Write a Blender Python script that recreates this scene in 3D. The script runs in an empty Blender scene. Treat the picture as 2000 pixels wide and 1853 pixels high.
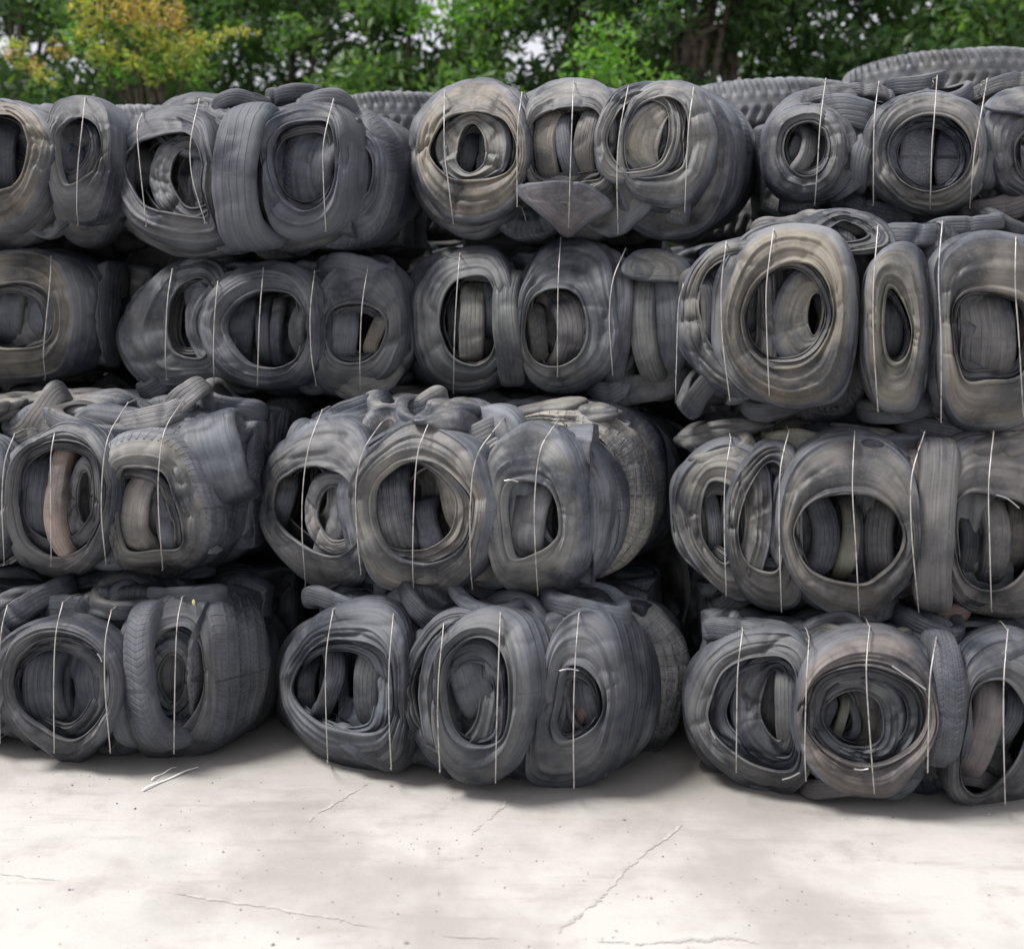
import bpy, math, random
import numpy as np

# ------------------------------------------------------------------ camera, sky, sun, exposure
S = bpy.context.scene
C = S.collection
FPX, HOR, EYE = 2144.0, 650.0, 1.75          # focal length and horizon row in photo pixels (2000 wide), eye height in m
cam_d = bpy.data.cameras.new('camera')
cam = bpy.data.objects.new('camera', cam_d); C.objects.link(cam)
cam.location = (0, 0, EYE); cam.rotation_euler = (math.radians(90), 0, 0)
cam_d.sensor_width = 36; cam_d.lens = FPX / 2000 * 36
cam_d.shift_y = -(926.5 - HOR) / 2000
cam_d.clip_start = 0.05; cam_d.clip_end = 2000
cam_d.dof.use_dof = True; cam_d.dof.focus_distance = 4.35; cam_d.dof.aperture_fstop = 1.4      # a little softness in the trees
S.camera = cam

SUN_EL, SUN_AZ = math.radians(60), math.radians(248)   # azimuth clockwise from +Y: light from behind-left of the camera
w = bpy.data.worlds.new('World'); S.world = w; w.use_nodes = True
nt = w.node_tree; bg = nt.nodes['Background']
sky = nt.nodes.new('ShaderNodeTexSky'); sky.sky_type = 'NISHITA'; sky.sun_disc = False
sky.sun_elevation = SUN_EL; sky.sun_rotation = SUN_AZ
sky.air_density = 1.0; sky.dust_density = 5.0; sky.ozone_density = 1.0
hz = nt.nodes.new('ShaderNodeMix'); hz.data_type = 'RGBA'; hz.inputs[0].default_value = .72      # thin bright overcast veil over the sky
hz.inputs[7].default_value = (6.3, 6.15, 6.3, 1); nt.links.new(sky.outputs[0], hz.inputs[6]); nt.links.new(hz.outputs[2], bg.inputs[0])
bg.inputs[1].default_value = 0.09
sd = bpy.data.lights.new('sun', 'SUN'); sd.energy = 2.9; sd.angle = math.radians(18); sd.color = (1, .97, .92)
sun = bpy.data.objects.new('sun', sd); C.objects.link(sun)
sun.rotation_euler = (math.radians(90) - SUN_EL, 0, math.pi - SUN_AZ)
sun.location = (0, 0, 12)
S.view_settings.view_transform = 'Standard'; S.view_settings.look = 'None'
S.view_settings.exposure = 0.95; S.view_settings.gamma = 1

# ------------------------------------------------------------------ helpers
def tag(o, label=None, cat=None, group=None, kind=None):
    if label: o['label'] = label
    if cat: o['category'] = cat
    if group: o['group'] = group
    if kind: o['kind'] = kind
    return o

def empty(name, loc, rz=0.0):
    o = bpy.data.objects.new(name, None); C.objects.link(o)
    o.location = loc; o.rotation_euler = (0, 0, rz); o.empty_display_size = .1
    return o

def mesh_np(name, V, F, mat=None, parent=None, uv=None, smooth=True, centre=True):
    """link a mesh made from numpy arrays: V (n,3), F (m,k)"""
    V = np.asarray(V, float); F = np.asarray(F, np.int32)
    c = (V.min(0) + V.max(0)) / 2 if centre else np.zeros(3)
    me = bpy.data.meshes.new(name)
    k = F.shape[1]; m = len(F)
    me.vertices.add(len(V)); me.vertices.foreach_set('co', (V - c).astype(np.float32).ravel())
    me.loops.add(m * k); me.loops.foreach_set('vertex_index', F.ravel())
    me.polygons.add(m); me.polygons.foreach_set('loop_start', np.arange(0, m * k, k, dtype=np.int32))
    me.polygons.foreach_set('loop_total', np.full(m, k, np.int32))
    me.polygons.foreach_set('use_smooth', np.full(m, smooth, bool))
    if uv is not None:
        l = me.uv_layers.new(name='UVMap'); l.data.foreach_set('uv', np.asarray(uv, np.float32)[F.ravel()].ravel())
    me.update(calc_edges=True)
    if mat: me.materials.append(mat)
    o = bpy.data.objects.new(name, me); C.objects.link(o); o.location = c.tolist()
    if parent is not None: o.parent = parent
    return o

def hash3(ix, iy, iz, seed):
    h = (ix * 374761393 + iy * 668265263 + iz * 2147483647 + seed * 1274126177) & 0xffffffff
    h = ((h ^ (h >> 13)) * 1274126177) & 0xffffffff
    h = ((h ^ (h >> 16)) * 2246822519) & 0xffffffff
    return ((h ^ (h >> 15)) & 0xffff) / 32767.5 - 1.0

def vnoise(P, seed=0):
    P = np.asarray(P, float); I = np.floor(P).astype(np.int64); f = P - I; f = f * f * (3 - 2 * f)
    r = 0
    for dx in (0, 1):
        for dy in (0, 1):
            for dz in (0, 1):
                wgt = (f[..., 0] if dx else 1 - f[..., 0]) * (f[..., 1] if dy else 1 - f[..., 1]) * (f[..., 2] if dz else 1 - f[..., 2])
                r = r + wgt * hash3(I[..., 0] + dx, I[..., 1] + dy, I[..., 2] + dz, seed)
    return r

def warp(P, amp, freq, seed):
    return P + amp * np.stack([vnoise(P * freq + 17.3 * k, seed + k) for k in range(3)], -1)

def spline(pts, n, closed=True):
    p = np.asarray(pts, float); m = len(p)
    t = np.linspace(0, m if closed else m - 1, n, endpoint=not closed) if np.isscalar(n) else n
    i = np.floor(t).astype(int); f = (t - i)[:, None]
    if closed: g = lambda k: p[(i + k) % m]
    else:      g = lambda k: p[np.clip(i + k, 0, m - 1)]
    a, b, c, d = g(-1), g(0), g(1), g(2)
    return .5 * (2 * b + (c - a) * f + (2 * a - 5 * b + 4 * c - d) * f ** 2 + (3 * b - a - 3 * c + d) * f ** 3)

def quads(N, M, wrapM=True):
    i = np.arange(N)[:, None]; j = np.arange(M if wrapM else M - 1)[None]
    a = i * M + j; b = i * M + (j + 1) % M; c = ((i + 1) % N) * M + (j + 1) % M; d = ((i + 1) % N) * M + j
    return np.stack([a, b, c, d], -1).reshape(-1, 4)

def tube(name, pts, r, mat, parent, n=6, closed=False, per=10):
    P = spline(pts, len(pts) * per, closed) if len(pts) > 2 else np.asarray(pts, float)
    T = np.roll(P, -1, 0) - np.roll(P, 1, 0) if closed else np.gradient(P, axis=0)
    T /= np.linalg.norm(T, axis=1)[:, None] + 1e-9
    up = np.tile([0.31, 0.2, 0.93], (len(P), 1)); up = np.where(abs((T * up).sum(1))[:, None] > .9, [[1., .1, 0]], up)
    A = np.cross(T, up); A /= np.linalg.norm(A, axis=1)[:, None]; B = np.cross(T, A)
    rr = np.asarray(r) * np.ones(len(P)); a = np.arange(n) * 2 * math.pi / n
    V = P[:, None] + rr[:, None, None] * (A[:, None] * np.cos(a)[None, :, None] + B[:, None] * np.sin(a)[None, :, None])
    F = quads(len(P), n)
    if not closed: F = F[:(len(P) - 1) * n]
    return mesh_np(name, V.reshape(-1, 3), F, mat, parent)

# ------------------------------------------------------------------ materials
def newmat(name):
    m = bpy.data.materials.new(name); m.use_nodes = True
    return m, m.node_tree, m.node_tree.nodes['Principled BSDF']
class G:
    """tiny node-graph helper"""
    def __init__(s, nt): s.nt = nt
    def n(s, t, **k):
        x = s.nt.nodes.new(t)
        for a, b in k.items(): setattr(x, a, b)
        return x
    def put(s, i, v):
        if isinstance(v, bpy.types.NodeSocket): s.nt.links.new(v, i)
        elif v is not None: i.default_value = v
    def m(s, op, a, b=None, c=None, clamp=False):
        x = s.n('ShaderNodeMath', operation=op, use_clamp=clamp)
        s.put(x.inputs[0], a); s.put(x.inputs[1], b); s.put(x.inputs[2], c); return x.outputs[0]
    def noise(s, vec, scale, detail=3, rough=.55, lac=2.0):
        x = s.n('ShaderNodeTexNoise'); s.put(x.inputs['Vector'], vec); x.inputs['Scale'].default_value = scale
        x.inputs['Detail'].default_value = detail; x.inputs['Roughness'].default_value = rough; return x.outputs[0]
    def mix(s, f, a, b, mode='MIX'):
        x = s.n('ShaderNodeMix', data_type='RGBA', blend_type=mode)
        s.put(x.inputs[0], f); s.put(x.inputs[6], a); s.put(x.inputs[7], b); return x.outputs[2]
    def ramp(s, v, lo, hi, a=0.0, b=1.0):
        x = s.n('ShaderNodeMapRange'); x.interpolation_type = 'SMOOTHSTEP'
        s.put(x.inputs[0], v); x.inputs[1].default_value = lo; x.inputs[2].default_value = hi
        x.inputs[3].default_value = a; x.inputs[4].default_value = b; return x.outputs[0]
    def comb(s, x, y, z):
        c = s.n('ShaderNodeCombineXYZ'); s.put(c.inputs[0], x); s.put(c.inputs[1], y); s.put(c.inputs[2], z); return c.outputs[0]

T0, T1 = .30, .47                      # the band of the v coordinate that is tread
def rubber(name, kind):
    m, nt, p = newmat(name); g = G(nt)
    tc = g.n('ShaderNodeTexCoord'); sep = g.n('ShaderNodeSeparateXYZ'); nt.links.new(tc.outputs['UV'], sep.inputs[0])
    u, v = sep.outputs[0], sep.outputs[1]
    oi = g.n('ShaderNodeObjectInfo'); rnd = g.m('MULTIPLY', oi.outputs['Random'], 40.0)
    ang = g.m('MULTIPLY', u, 2 * math.pi)
    cx, sx = g.m('COSINE', ang), g.m('SINE', ang)
    ring = g.comb(g.m('ADD', g.m('MULTIPLY', cx, .9), rnd), g.m('MULTIPLY', sx, .9), g.m('MULTIPLY', v, 64.0))
    n1 = g.noise(ring, 1.0, 4, .6)                                   # concentric moulding lines
    rad = g.comb(g.m('ADD', g.m('MULTIPLY', cx, 14.), rnd), g.m('MULTIPLY', sx, 14.), g.m('MULTIPLY', v, 5.0))
    n2 = g.noise(rad, 1.0, 3, .6)                                    # wrinkles running from bead to shoulder
    obj = g.n('ShaderNodeVectorMath', operation='ADD'); nt.links.new(tc.outputs['Object'], obj.inputs[0])
    nt.links.new(g.comb(rnd, rnd, rnd), obj.inputs[1])
    n3 = g.noise(obj.outputs[0], 3.6, 5, .55)                        # dust patches
    n4 = g.noise(obj.outputs[0], 60.0, 4, .7)                        # grain
    n5 = g.noise(obj.outputs[0], 3.0, 3, .5)
    # tread
    tr = g.m('MULTIPLY', g.ramp(v, T0 - .01, T0 + .005), g.ramp(v, T1 - .005, T1 + .01, 1, 0))
    fr = g.m('FRACT', g.m('MULTIPLY', g.m('SUBTRACT', v, T0), 5 / (T1 - T0)))
    groove = g.m('MULTIPLY', g.ramp(g.m('ABSOLUTE', g.m('SUBTRACT', fr, .5)), .1, .2, 1, 0), tr)
    h = g.m('ADD', g.m('MULTIPLY', n1, .46), g.m('MULTIPLY', n2, .20))
    h = g.m('ADD', h, g.m('MULTIPLY', n4, .10))
    h = g.m('ADD', h, g.m('MULTIPLY', n3, .2))
    cut = g.m('MULTIPLY', groove, g.ramp(oi.outputs['Random'], .35, .8, .12, .9))
    if kind == 'block':
        q = g.m('FRACT', g.m('ADD', g.m('MULTIPLY', u, 64.0), g.m('MULTIPLY', g.m('PINGPONG', v, (T1 - T0) / 2), 12.)))
        c2 = g.m('MULTIPLY', g.ramp(g.m('ABSOLUTE', g.m('SUBTRACT', q, .5)), .12, .2, 1, 0),
                 g.m('MULTIPLY', g.ramp(v, T0 - .05, T0 - .04), g.ramp(v, T1 + .04, T1 + .05, 1, 0)))
        cut = g.m('MAXIMUM', cut, g.m('MULTIPLY', c2, 1.2))
    if kind == 'chunk':                                             # worn lugs wrapped over the shoulder
        q = g.m('FRACT', g.m('ADD', g.m('MULTIPLY', u, 58.0), g.m('MULTIPLY', n2, 1.3))); q2 = g.m('FRACT', g.m('ADD', g.m('MULTIPLY', v, 26.0), g.m('MULTIPLY', n3, 2.)))
        c2 = g.m('MAXIMUM', g.ramp(g.m('ABSOLUTE', g.m('SUBTRACT', q, .5)), .16, .28, 1, 0), g.ramp(g.m('ABSOLUTE', g.m('SUBTRACT', q2, .5)), .1, .2, 1, 0))
        cut = g.m('MULTIPLY', g.m('MULTIPLY', c2, 1.5), g.ramp(v, .5, .6, 1, 0))
    h = g.m('SUBTRACT', h, cut)
    b = g.n('ShaderNodeBump'); b.inputs['Strength'].default_value = .7; b.inputs['Distance'].default_value = .008
    nt.links.new(h, b.inputs['Height']); nt.links.new(b.outputs[0], p.inputs['Normal'])
    dust = g.m('MULTIPLY', g.ramp(n3, .34, .66), g.ramp(n1, .36, .6, .66, 1))
    col = g.mix(dust, (.019, .022, .031, 1), (.114, .116, .124, 1))
    col = g.mix(g.ramp(n5, .54, .74, 0, .22), col, (.125, .108, .085, 1))
    col = g.mix(g.ramp(n4, .5, .72, 0, .22), col, (.15, .145, .135, 1))
    bw = g.n('ShaderNodeRGBToBW'); nt.links.new(oi.outputs['Color'], bw.inputs[0])
    cool = g.mix(1.0, g.comb(bw.outputs[0], bw.outputs[0], bw.outputs[0]), (.80, .86, .96, 1), 'MULTIPLY')      # the tread is cleaner and bluer than the dusty sidewall
    tmask = g.m('MULTIPLY', g.ramp(g.m('ADD', v, g.m('MULTIPLY', g.m('SUBTRACT', n3, .5), .08)), T0 - .05, T0 - .015), g.ramp(v, T1 + .015, T1 + .05, 1, 0))
    col = g.mix(1.0, col, g.mix(g.m('MULTIPLY', tmask, 0 if kind == 'chunk' else .1 if kind == 'dusty' else .75), oi.outputs['Color'], cool), 'MULTIPLY')
    nt.links.new(col, p.inputs['Base Color'])
    nt.links.new(g.ramp(n3, .3, .7, .48, .72), p.inputs['Roughness'])
    p.inputs['Specular IOR Level'].default_value = .42
    return m
RUB = {k: rubber('rubber_' + k, k) for k in ('rib', 'block', 'dusty', 'chunk')}

m, nt_, p = newmat('galvanised_wire'); WIRE = m; g = G(nt_)
tc = g.n('ShaderNodeTexCoord')
nt_.links.new(g.mix(g.ramp(g.noise(tc.outputs['Object'], 30, 3), .45, .7), (.40, .39, .38, 1), (.20, .185, .17, 1)), p.inputs['Base Color'])
p.inputs['Metallic'].default_value = .35; p.inputs['Roughness'].default_value = .45
m, nt_, p = newmat('bright_steel'); STEEL = m
p.inputs['Base Color'].default_value = (.42, .42, .43, 1); p.inputs['Metallic'].default_value = .8; p.inputs['Roughness'].default_value = .3

def concrete():
    m, nt, p = newmat('concrete'); g = G(nt); tc = g.n('ShaderNodeTexCoord'); o = tc.outputs['Object']
    a = g.noise(o, .9, 5, .6); b = g.noise(o, 5, 5, .65); c = g.noise(o, 70, 3, .7)
    mp = g.n('ShaderNodeMapping'); nt.links.new(o, mp.inputs[0]); mp.inputs['Scale'].default_value = (1.2, 6.5, 1); mp.inputs['Rotation'].default_value = (0, 0, .16)
    d = g.noise(mp.outputs[0], 1.6, 5, .62)
    col = g.mix(g.ramp(a, .38, .58), (.29, .28, .265, 1), (.42, .41, .395, 1))
    col = g.mix(g.ramp(d, .53, .72, 0, .55), col, (.27, .26, .24, 1))
    col = g.mix(g.ramp(b, .52, .72, 0, .5), col, (.28, .265, .24, 1))
    col = g.mix(g.ramp(c, .62, .78, 0, .5), col, (.30, .28, .25, 1))
    # shade along the foot of the bales, painted in as a noisy darker band
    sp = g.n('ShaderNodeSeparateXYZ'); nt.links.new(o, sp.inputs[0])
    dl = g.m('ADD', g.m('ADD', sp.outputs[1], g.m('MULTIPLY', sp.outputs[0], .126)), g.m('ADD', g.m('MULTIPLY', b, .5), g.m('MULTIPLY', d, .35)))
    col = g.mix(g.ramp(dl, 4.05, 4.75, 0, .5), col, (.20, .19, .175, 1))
    nt.links.new(col, p.inputs['Base Color']); p.inputs['Roughness'].default_value = .85
    bp = g.n('ShaderNodeBump'); bp.inputs['Strength'].default_value = .5; bp.inputs['Distance'].default_value = .01
    nt.links.new(g.m('ADD', g.m('MULTIPLY', b, .6), g.m('MULTIPLY', c, .3)), bp.inputs['Height']); nt.links.new(bp.outputs[0], p.inputs['Normal'])
    return m
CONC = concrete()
m, nt_, p = newmat('crack_dirt'); CRACK = m; g = G(nt_); tc = g.n('ShaderNodeTexCoord')
nt_.links.new(g.mix(g.ramp(g.noise(tc.outputs['Object'], 9, 4), .35, .65), (.31, .295, .275, 1), (.40, .385, .365, 1)), p.inputs['Base Color']); p.inputs['Roughness'].default_value = .95

def leafmat(name, c1, c2, c3):
    m, nt, p = newmat(name); g = G(nt); tc = g.n('ShaderNodeTexCoord')
    ge = g.n('ShaderNodeNewGeometry')
    rp = ge.outputs['Random Per Island']
    col = g.mix(g.ramp(g.noise(tc.outputs['Object'], 2.2, 3), .38, .62), c1, c2)
    col = g.mix(g.m('MULTIPLY', g.m('GREATER_THAN', rp, .72), .7), col, c3)
    nt.links.new(col, p.inputs['Base Color']); p.inputs['Roughness'].default_value = .5
    tr = g.n('ShaderNodeBsdfTranslucent'); nt.links.new(g.mix(.0, g.mix(1.0, col, (1.5, 1.7, .7, 1), 'MULTIPLY'), col), tr.inputs[0])
    mx = g.n('ShaderNodeMixShader'); mx.inputs[0].default_value = .45
    nt.links.new(p.outputs[0], mx.inputs[1]); nt.links.new(tr.outputs[0], mx.inputs[2])
    nt.links.new(mx.outputs[0], nt.nodes['Material Output'].inputs[0]); return m
LEAF = {
 'dark':   leafmat('leaf_dark', (.032, .070, .026, 1), (.052, .112, .036, 1), (.09, .15, .05, 1)),
 'mid':    leafmat('leaf_mid', (.050, .110, .036, 1), (.085, .165, .05, 1), (.14, .22, .07, 1)),
 'bright': leafmat('leaf_bright', (.08, .20, .03, 1), (.13, .29, .045, 1), (.20, .34, .07, 1)),
 'yellow': leafmat('leaf_yellow', (.26, .30, .06, 1), (.36, .33, .09, 1), (.17, .26, .06, 1)),
 'brown':  leafmat('leaf_brown', (.38, .25, .10, 1), (.42, .33, .10, 1), (.24, .14, .08, 1)),
}
m, nt_, p = newmat('bark'); BARK = m; g = G(nt_); tc = g.n('ShaderNodeTexCoord')
nt_.links.new(g.mix(g.ramp(g.noise(tc.outputs['Object'], 12, 5), .35, .65), (.035, .027, .02, 1), (.10, .08, .06, 1)), p.inputs['Base Color']); p.inputs['Roughness'].default_value = .9

# ------------------------------------------------------------------ ground
def sheet(name, pts, z, mat, kind='structure'):
    V = [(x, y, z) for x, y in pts]
    me = bpy.data.meshes.new(name); me.from_pydata(V, [], [list(range(len(V)))]); me.materials.append(mat)
    o = bpy.data.objects.new(name, me); C.objects.link(o); o['kind'] = kind; return o
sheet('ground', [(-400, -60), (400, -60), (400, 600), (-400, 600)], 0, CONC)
def gp(px, py):                                # a photo pixel on the ground plane
    Y = EYE * FPX / (py - HOR); return ((px - 1000) / FPX * Y, Y)
def crack(pix, wid, seed):
    P = np.array([gp(*q) for q in pix]); P = spline(P, 30 * len(P), False)
    T = np.gradient(P, axis=0); T /= np.linalg.norm(T, axis=1)[:, None]; Nn = np.stack([-T[:, 1], T[:, 0]], 1)
    rs = np.random.RandomState(seed); n = len(P)
    jit = np.cumsum(rs.randn(n)) * .0022; jit -= np.linspace(0, jit[-1], n)
    wd = .6 * wid * (.15 + 1.2 * rs.rand(n)) * np.clip(.9 + 1.6 * vnoise(np.stack([np.arange(n) * .09, np.zeros(n), np.zeros(n)], 1), seed), .06, 1.5) * np.sin(np.linspace(.12, 3.05, n)) ** .4
    A = P + Nn * (jit + wd / 2)[:, None]; B = P + Nn * (jit - wd / 2)[:, None]
    V = np.concatenate([np.c_[A, np.full(n, .002)], np.c_[B, np.full(n, .002)]]); i = np.arange(n - 1)
    o = mesh_np('pavement_crack', V, np.stack([i, i + n, i + n + 1, i + 1], 1), CRACK, smooth=False); o['kind'] = 'structure'
for k, (pix, wd) in enumerate([
    ([(600, 1606), (650, 1572), (716, 1532)], .022), ([(925, 1624), (955, 1595), (1002, 1556)], .020),
    ([(1092, 1822), (1150, 1765), (1225, 1690), (1330, 1610)], .026),
    ([(-60, 1700), (180, 1728), (420, 1758), (690, 1800), (900, 1822), (1230, 1842)], .014),
    ([(1240, 1845), (1380, 1832), (1480, 1842)], .02)]):
    crack(pix, wd, 40 + k)

# ------------------------------------------------------------------ crushed tyres
PROF = [(0, .20), (-.02, .13), (.005, .07), (.06, .06), (.10, .115), (.20, .07), (.38, .01), (.56, .0), (.76, .02), (.90, .07),
        (.985, .19), (1.004, .40), (1.004, .6), (.975, .78), (.87, .9), (.66, .97), (.38, 1), (.12, .92), (0, .8),
        (.05, .77), (.16, .85), (.42, .94), (.68, .89), (.86, .78), (.93, .6), (.93, .42), (.86, .26), (.7, .13), (.45, .08), (.2, .15), (.05, .2)]
PROF_V = ([0, 9.4, 13.6, 18, 31], [0, T0, T1, .77, 1])
EPROF = [(-.72, .58), (-.93, .68), (-1, .80), (-.93, .91), (-.76, .975), (-.38, 1), (0, 1.005), (.38, 1), (.76, .975), (.93, .91), (1, .80), (.93, .68), (.72, .58),
         (.64, .62), (.84, .74), (.85, .84), (.66, .91), (0, .935), (-.66, .91), (-.85, .84), (-.84, .74), (-.64, .62)]
EPROF_V = ([0, 3.8, 8.2, 12, 22], [0, T0, T1, .77, 1])
CNT = [0]; TM = [1, 1, 1]

def polar(poly, c, th):
    p = spline(poly, 500) - c
    a = np.arctan2(p[:, 1], p[:, 0]); r = np.hypot(p[:, 0], p[:, 1]); o = np.argsort(a); a, r = a[o], r[o]
    a = np.r_[a[-40:] - 2 * np.pi, a, a[:40] + 2 * np.pi]; r = np.r_[r[-40:], r, r[:40]]
    k = np.ones(5) / 5; r = np.convolve(np.pad(r, 2, 'edge'), k, 'valid')
    R = np.interp((th + np.pi) % (2 * np.pi) - np.pi, a, r)
    return c + np.stack([np.cos(th), np.sin(th)], 1) * R[:, None]

def finish(name, V, N, M, ctl, tint, kind, parent, label=None, amp=.011, idx=None, fine=True, wrapM=True):
    CNT[0] += 1; sd_ = CNT[0] * 7
    P = warp(V, amp, 5.0, sd_)
    if fine:
        P = warp(P, amp * .25, 14.0, sd_ + 3)
        rg = 1 - np.abs(vnoise(P * 9 + 5, sd_ + 9)); P = P + (np.array([0, .009, -.004]) * (rg ** 6)[..., None]) * (amp / .011)
    uu = np.repeat(np.arange(N) / N, M)
    vv = np.tile(np.interp(np.arange(M) / M * ctl[0][-1] if idx is None else idx, ctl[0], ctl[1]), N)
    o = mesh_np(name, P.reshape(-1, 3), quads(N, M, wrapM), RUB[kind], parent, uv=np.stack([uu, vv], 1))
    mt = sum(tint) / 3; tint = [mt + .95 * (q - mt) for q in tint]
    o.color = (tint[0] * TM[0], tint[1] * TM[1], tint[2] * TM[2], 1)
    if label: o['label'] = label
    return o

def ring_tyre(O, H, w, back, parent, tint, kind, N, rs, dent=1.0, amp=.011, lug=0, label=None, M=92, dome=False, name='crushed_tyre'):
    """O, H: (N,3) outer and hole curves in bale space; +y is away from the viewer"""
    nf = int(M * .66); idx = np.r_[np.linspace(0, 13.6, nf, endpoint=False), np.linspace(13.6, 31, M - nf, endpoint=False)]
    pr = spline(PROF, idx); s, t = pr[:, 0], pr[:, 1]
    if dome: t = np.where(s < .5, t * .4, t)
    front = (idx > 3.3) & (idx < 11)
    for k in range(0 if dome else rs.randint(2, 5)):                       # moulded rings and a step on the sidewall
        c0 = rs.uniform(.16, .93); ww = rs.uniform(.022, .05)
        t = t - front * rs.uniform(.02, .05) * np.exp(-((s - c0) / ww) ** 2)
    c0 = rs.uniform(.3, .75); t = t + front * .035 * (np.clip((s - c0) / .05, 0, 1) - s * .6)
    th = np.arange(N) * 2 * np.pi / N
    P = H[:, None] * (1 - s)[None, :, None] + O[:, None] * s[None, :, None]
    P[..., 1] += t[None] * w
    zc = (O[:, 2].max() + O[:, 2].min()) / 2; rd = np.clip(abs(back[0]) * 2.2, 0, .2)
    P[..., 2] = zc + (P[..., 2] - zc) * (1 - rd * np.clip(t, 0, 1)[None] ** 1.6)
    P += np.array([back[0], 0, back[1]]) * np.clip(t, 0, 1)[None, :, None]
    win = np.clip(4 * s * (1 - s), 0, 1) * (s ** 2 if dome else 1)
    for k in range(rs.randint(5, 10)):
        a0 = rs.rand() * 2 * np.pi; sg = rs.uniform(.10, .45); A = rs.uniform(-.012, .040) * dent
        da = (th - a0 + np.pi) % (2 * np.pi) - np.pi + rs.uniform(-.3, .3) * 0
        sk = rs.uniform(-.5, .5)
        dd = np.abs(da[:, None] + sk * (s[None] - .5)) / sg
        P[..., 1] += A * np.exp(-2.2 * dd) * np.clip(win * 1.3, 0, 1)[None]
    # folds that follow the tyre round
    q = np.stack([np.cos(th)[:, None] * 1.5 + 0 * s[None], np.sin(th)[:, None] * 1.5 + 0 * s[None], s[None] * 4.2 + t[None] * 2 + 0 * th[:, None] + rs.rand() * 90], -1)
    rg = 1 - np.abs(vnoise(q, 21)); gate = np.clip(vnoise(q * [.9, .9, .35] + 31, 22) * 2.2 + .35, 0, 1)
    P[..., 1] += (.012 if dome else .024) * dent * ((rg ** 5) * gate - .12) * win[None]
    # fine buckling across the sidewall
    wr = vnoise(np.stack([np.cos(th) * 3.2, np.sin(th) * 3.2, th * 0 + rs.rand() * 50], 1), 5)
    P[..., 1] += .005 * dent * wr[:, None] * win[None]
    if lug:
        v = np.interp(idx, PROF_V[0], PROF_V[1])
        on = np.clip((v - T0 + .05) / .02, 0, 1) * np.clip((T1 + .05 - v) / .02, 0, 1)
        ph = (np.arange(N)[:, None] / N * lug + 8 * np.abs(v[None] - (T0 + T1) / 2) * 2) % 1
        cutm = np.clip((np.abs(ph - .5) - .22) / .06, 0, 1) * on[None]
        ctr = (O + H) / 2; rad = O - H; rad /= np.linalg.norm(rad, axis=1)[:, None] + 1e-9
        P -= rad[:, None] * (.018 * cutm)[..., None]
    return finish(name, P, N, M, PROF_V, tint, kind, parent, label, amp, idx)

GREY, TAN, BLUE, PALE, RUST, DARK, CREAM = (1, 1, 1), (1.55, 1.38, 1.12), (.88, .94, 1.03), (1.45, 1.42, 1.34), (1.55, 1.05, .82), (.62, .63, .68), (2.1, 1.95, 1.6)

def rs_yaw(b, yaw): return yaw + b.rs.uniform(-12, 12)

def EL(cx, cy, rx, ry, p=2.35):
    a = np.linspace(0, 2 * np.pi, 18, endpoint=False); f = lambda v: np.sign(v) * np.abs(v) ** (2 / p)
    return [(cx + rx * f(math.cos(q)), cy + ry * f(math.sin(q))) for q in a]

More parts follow.
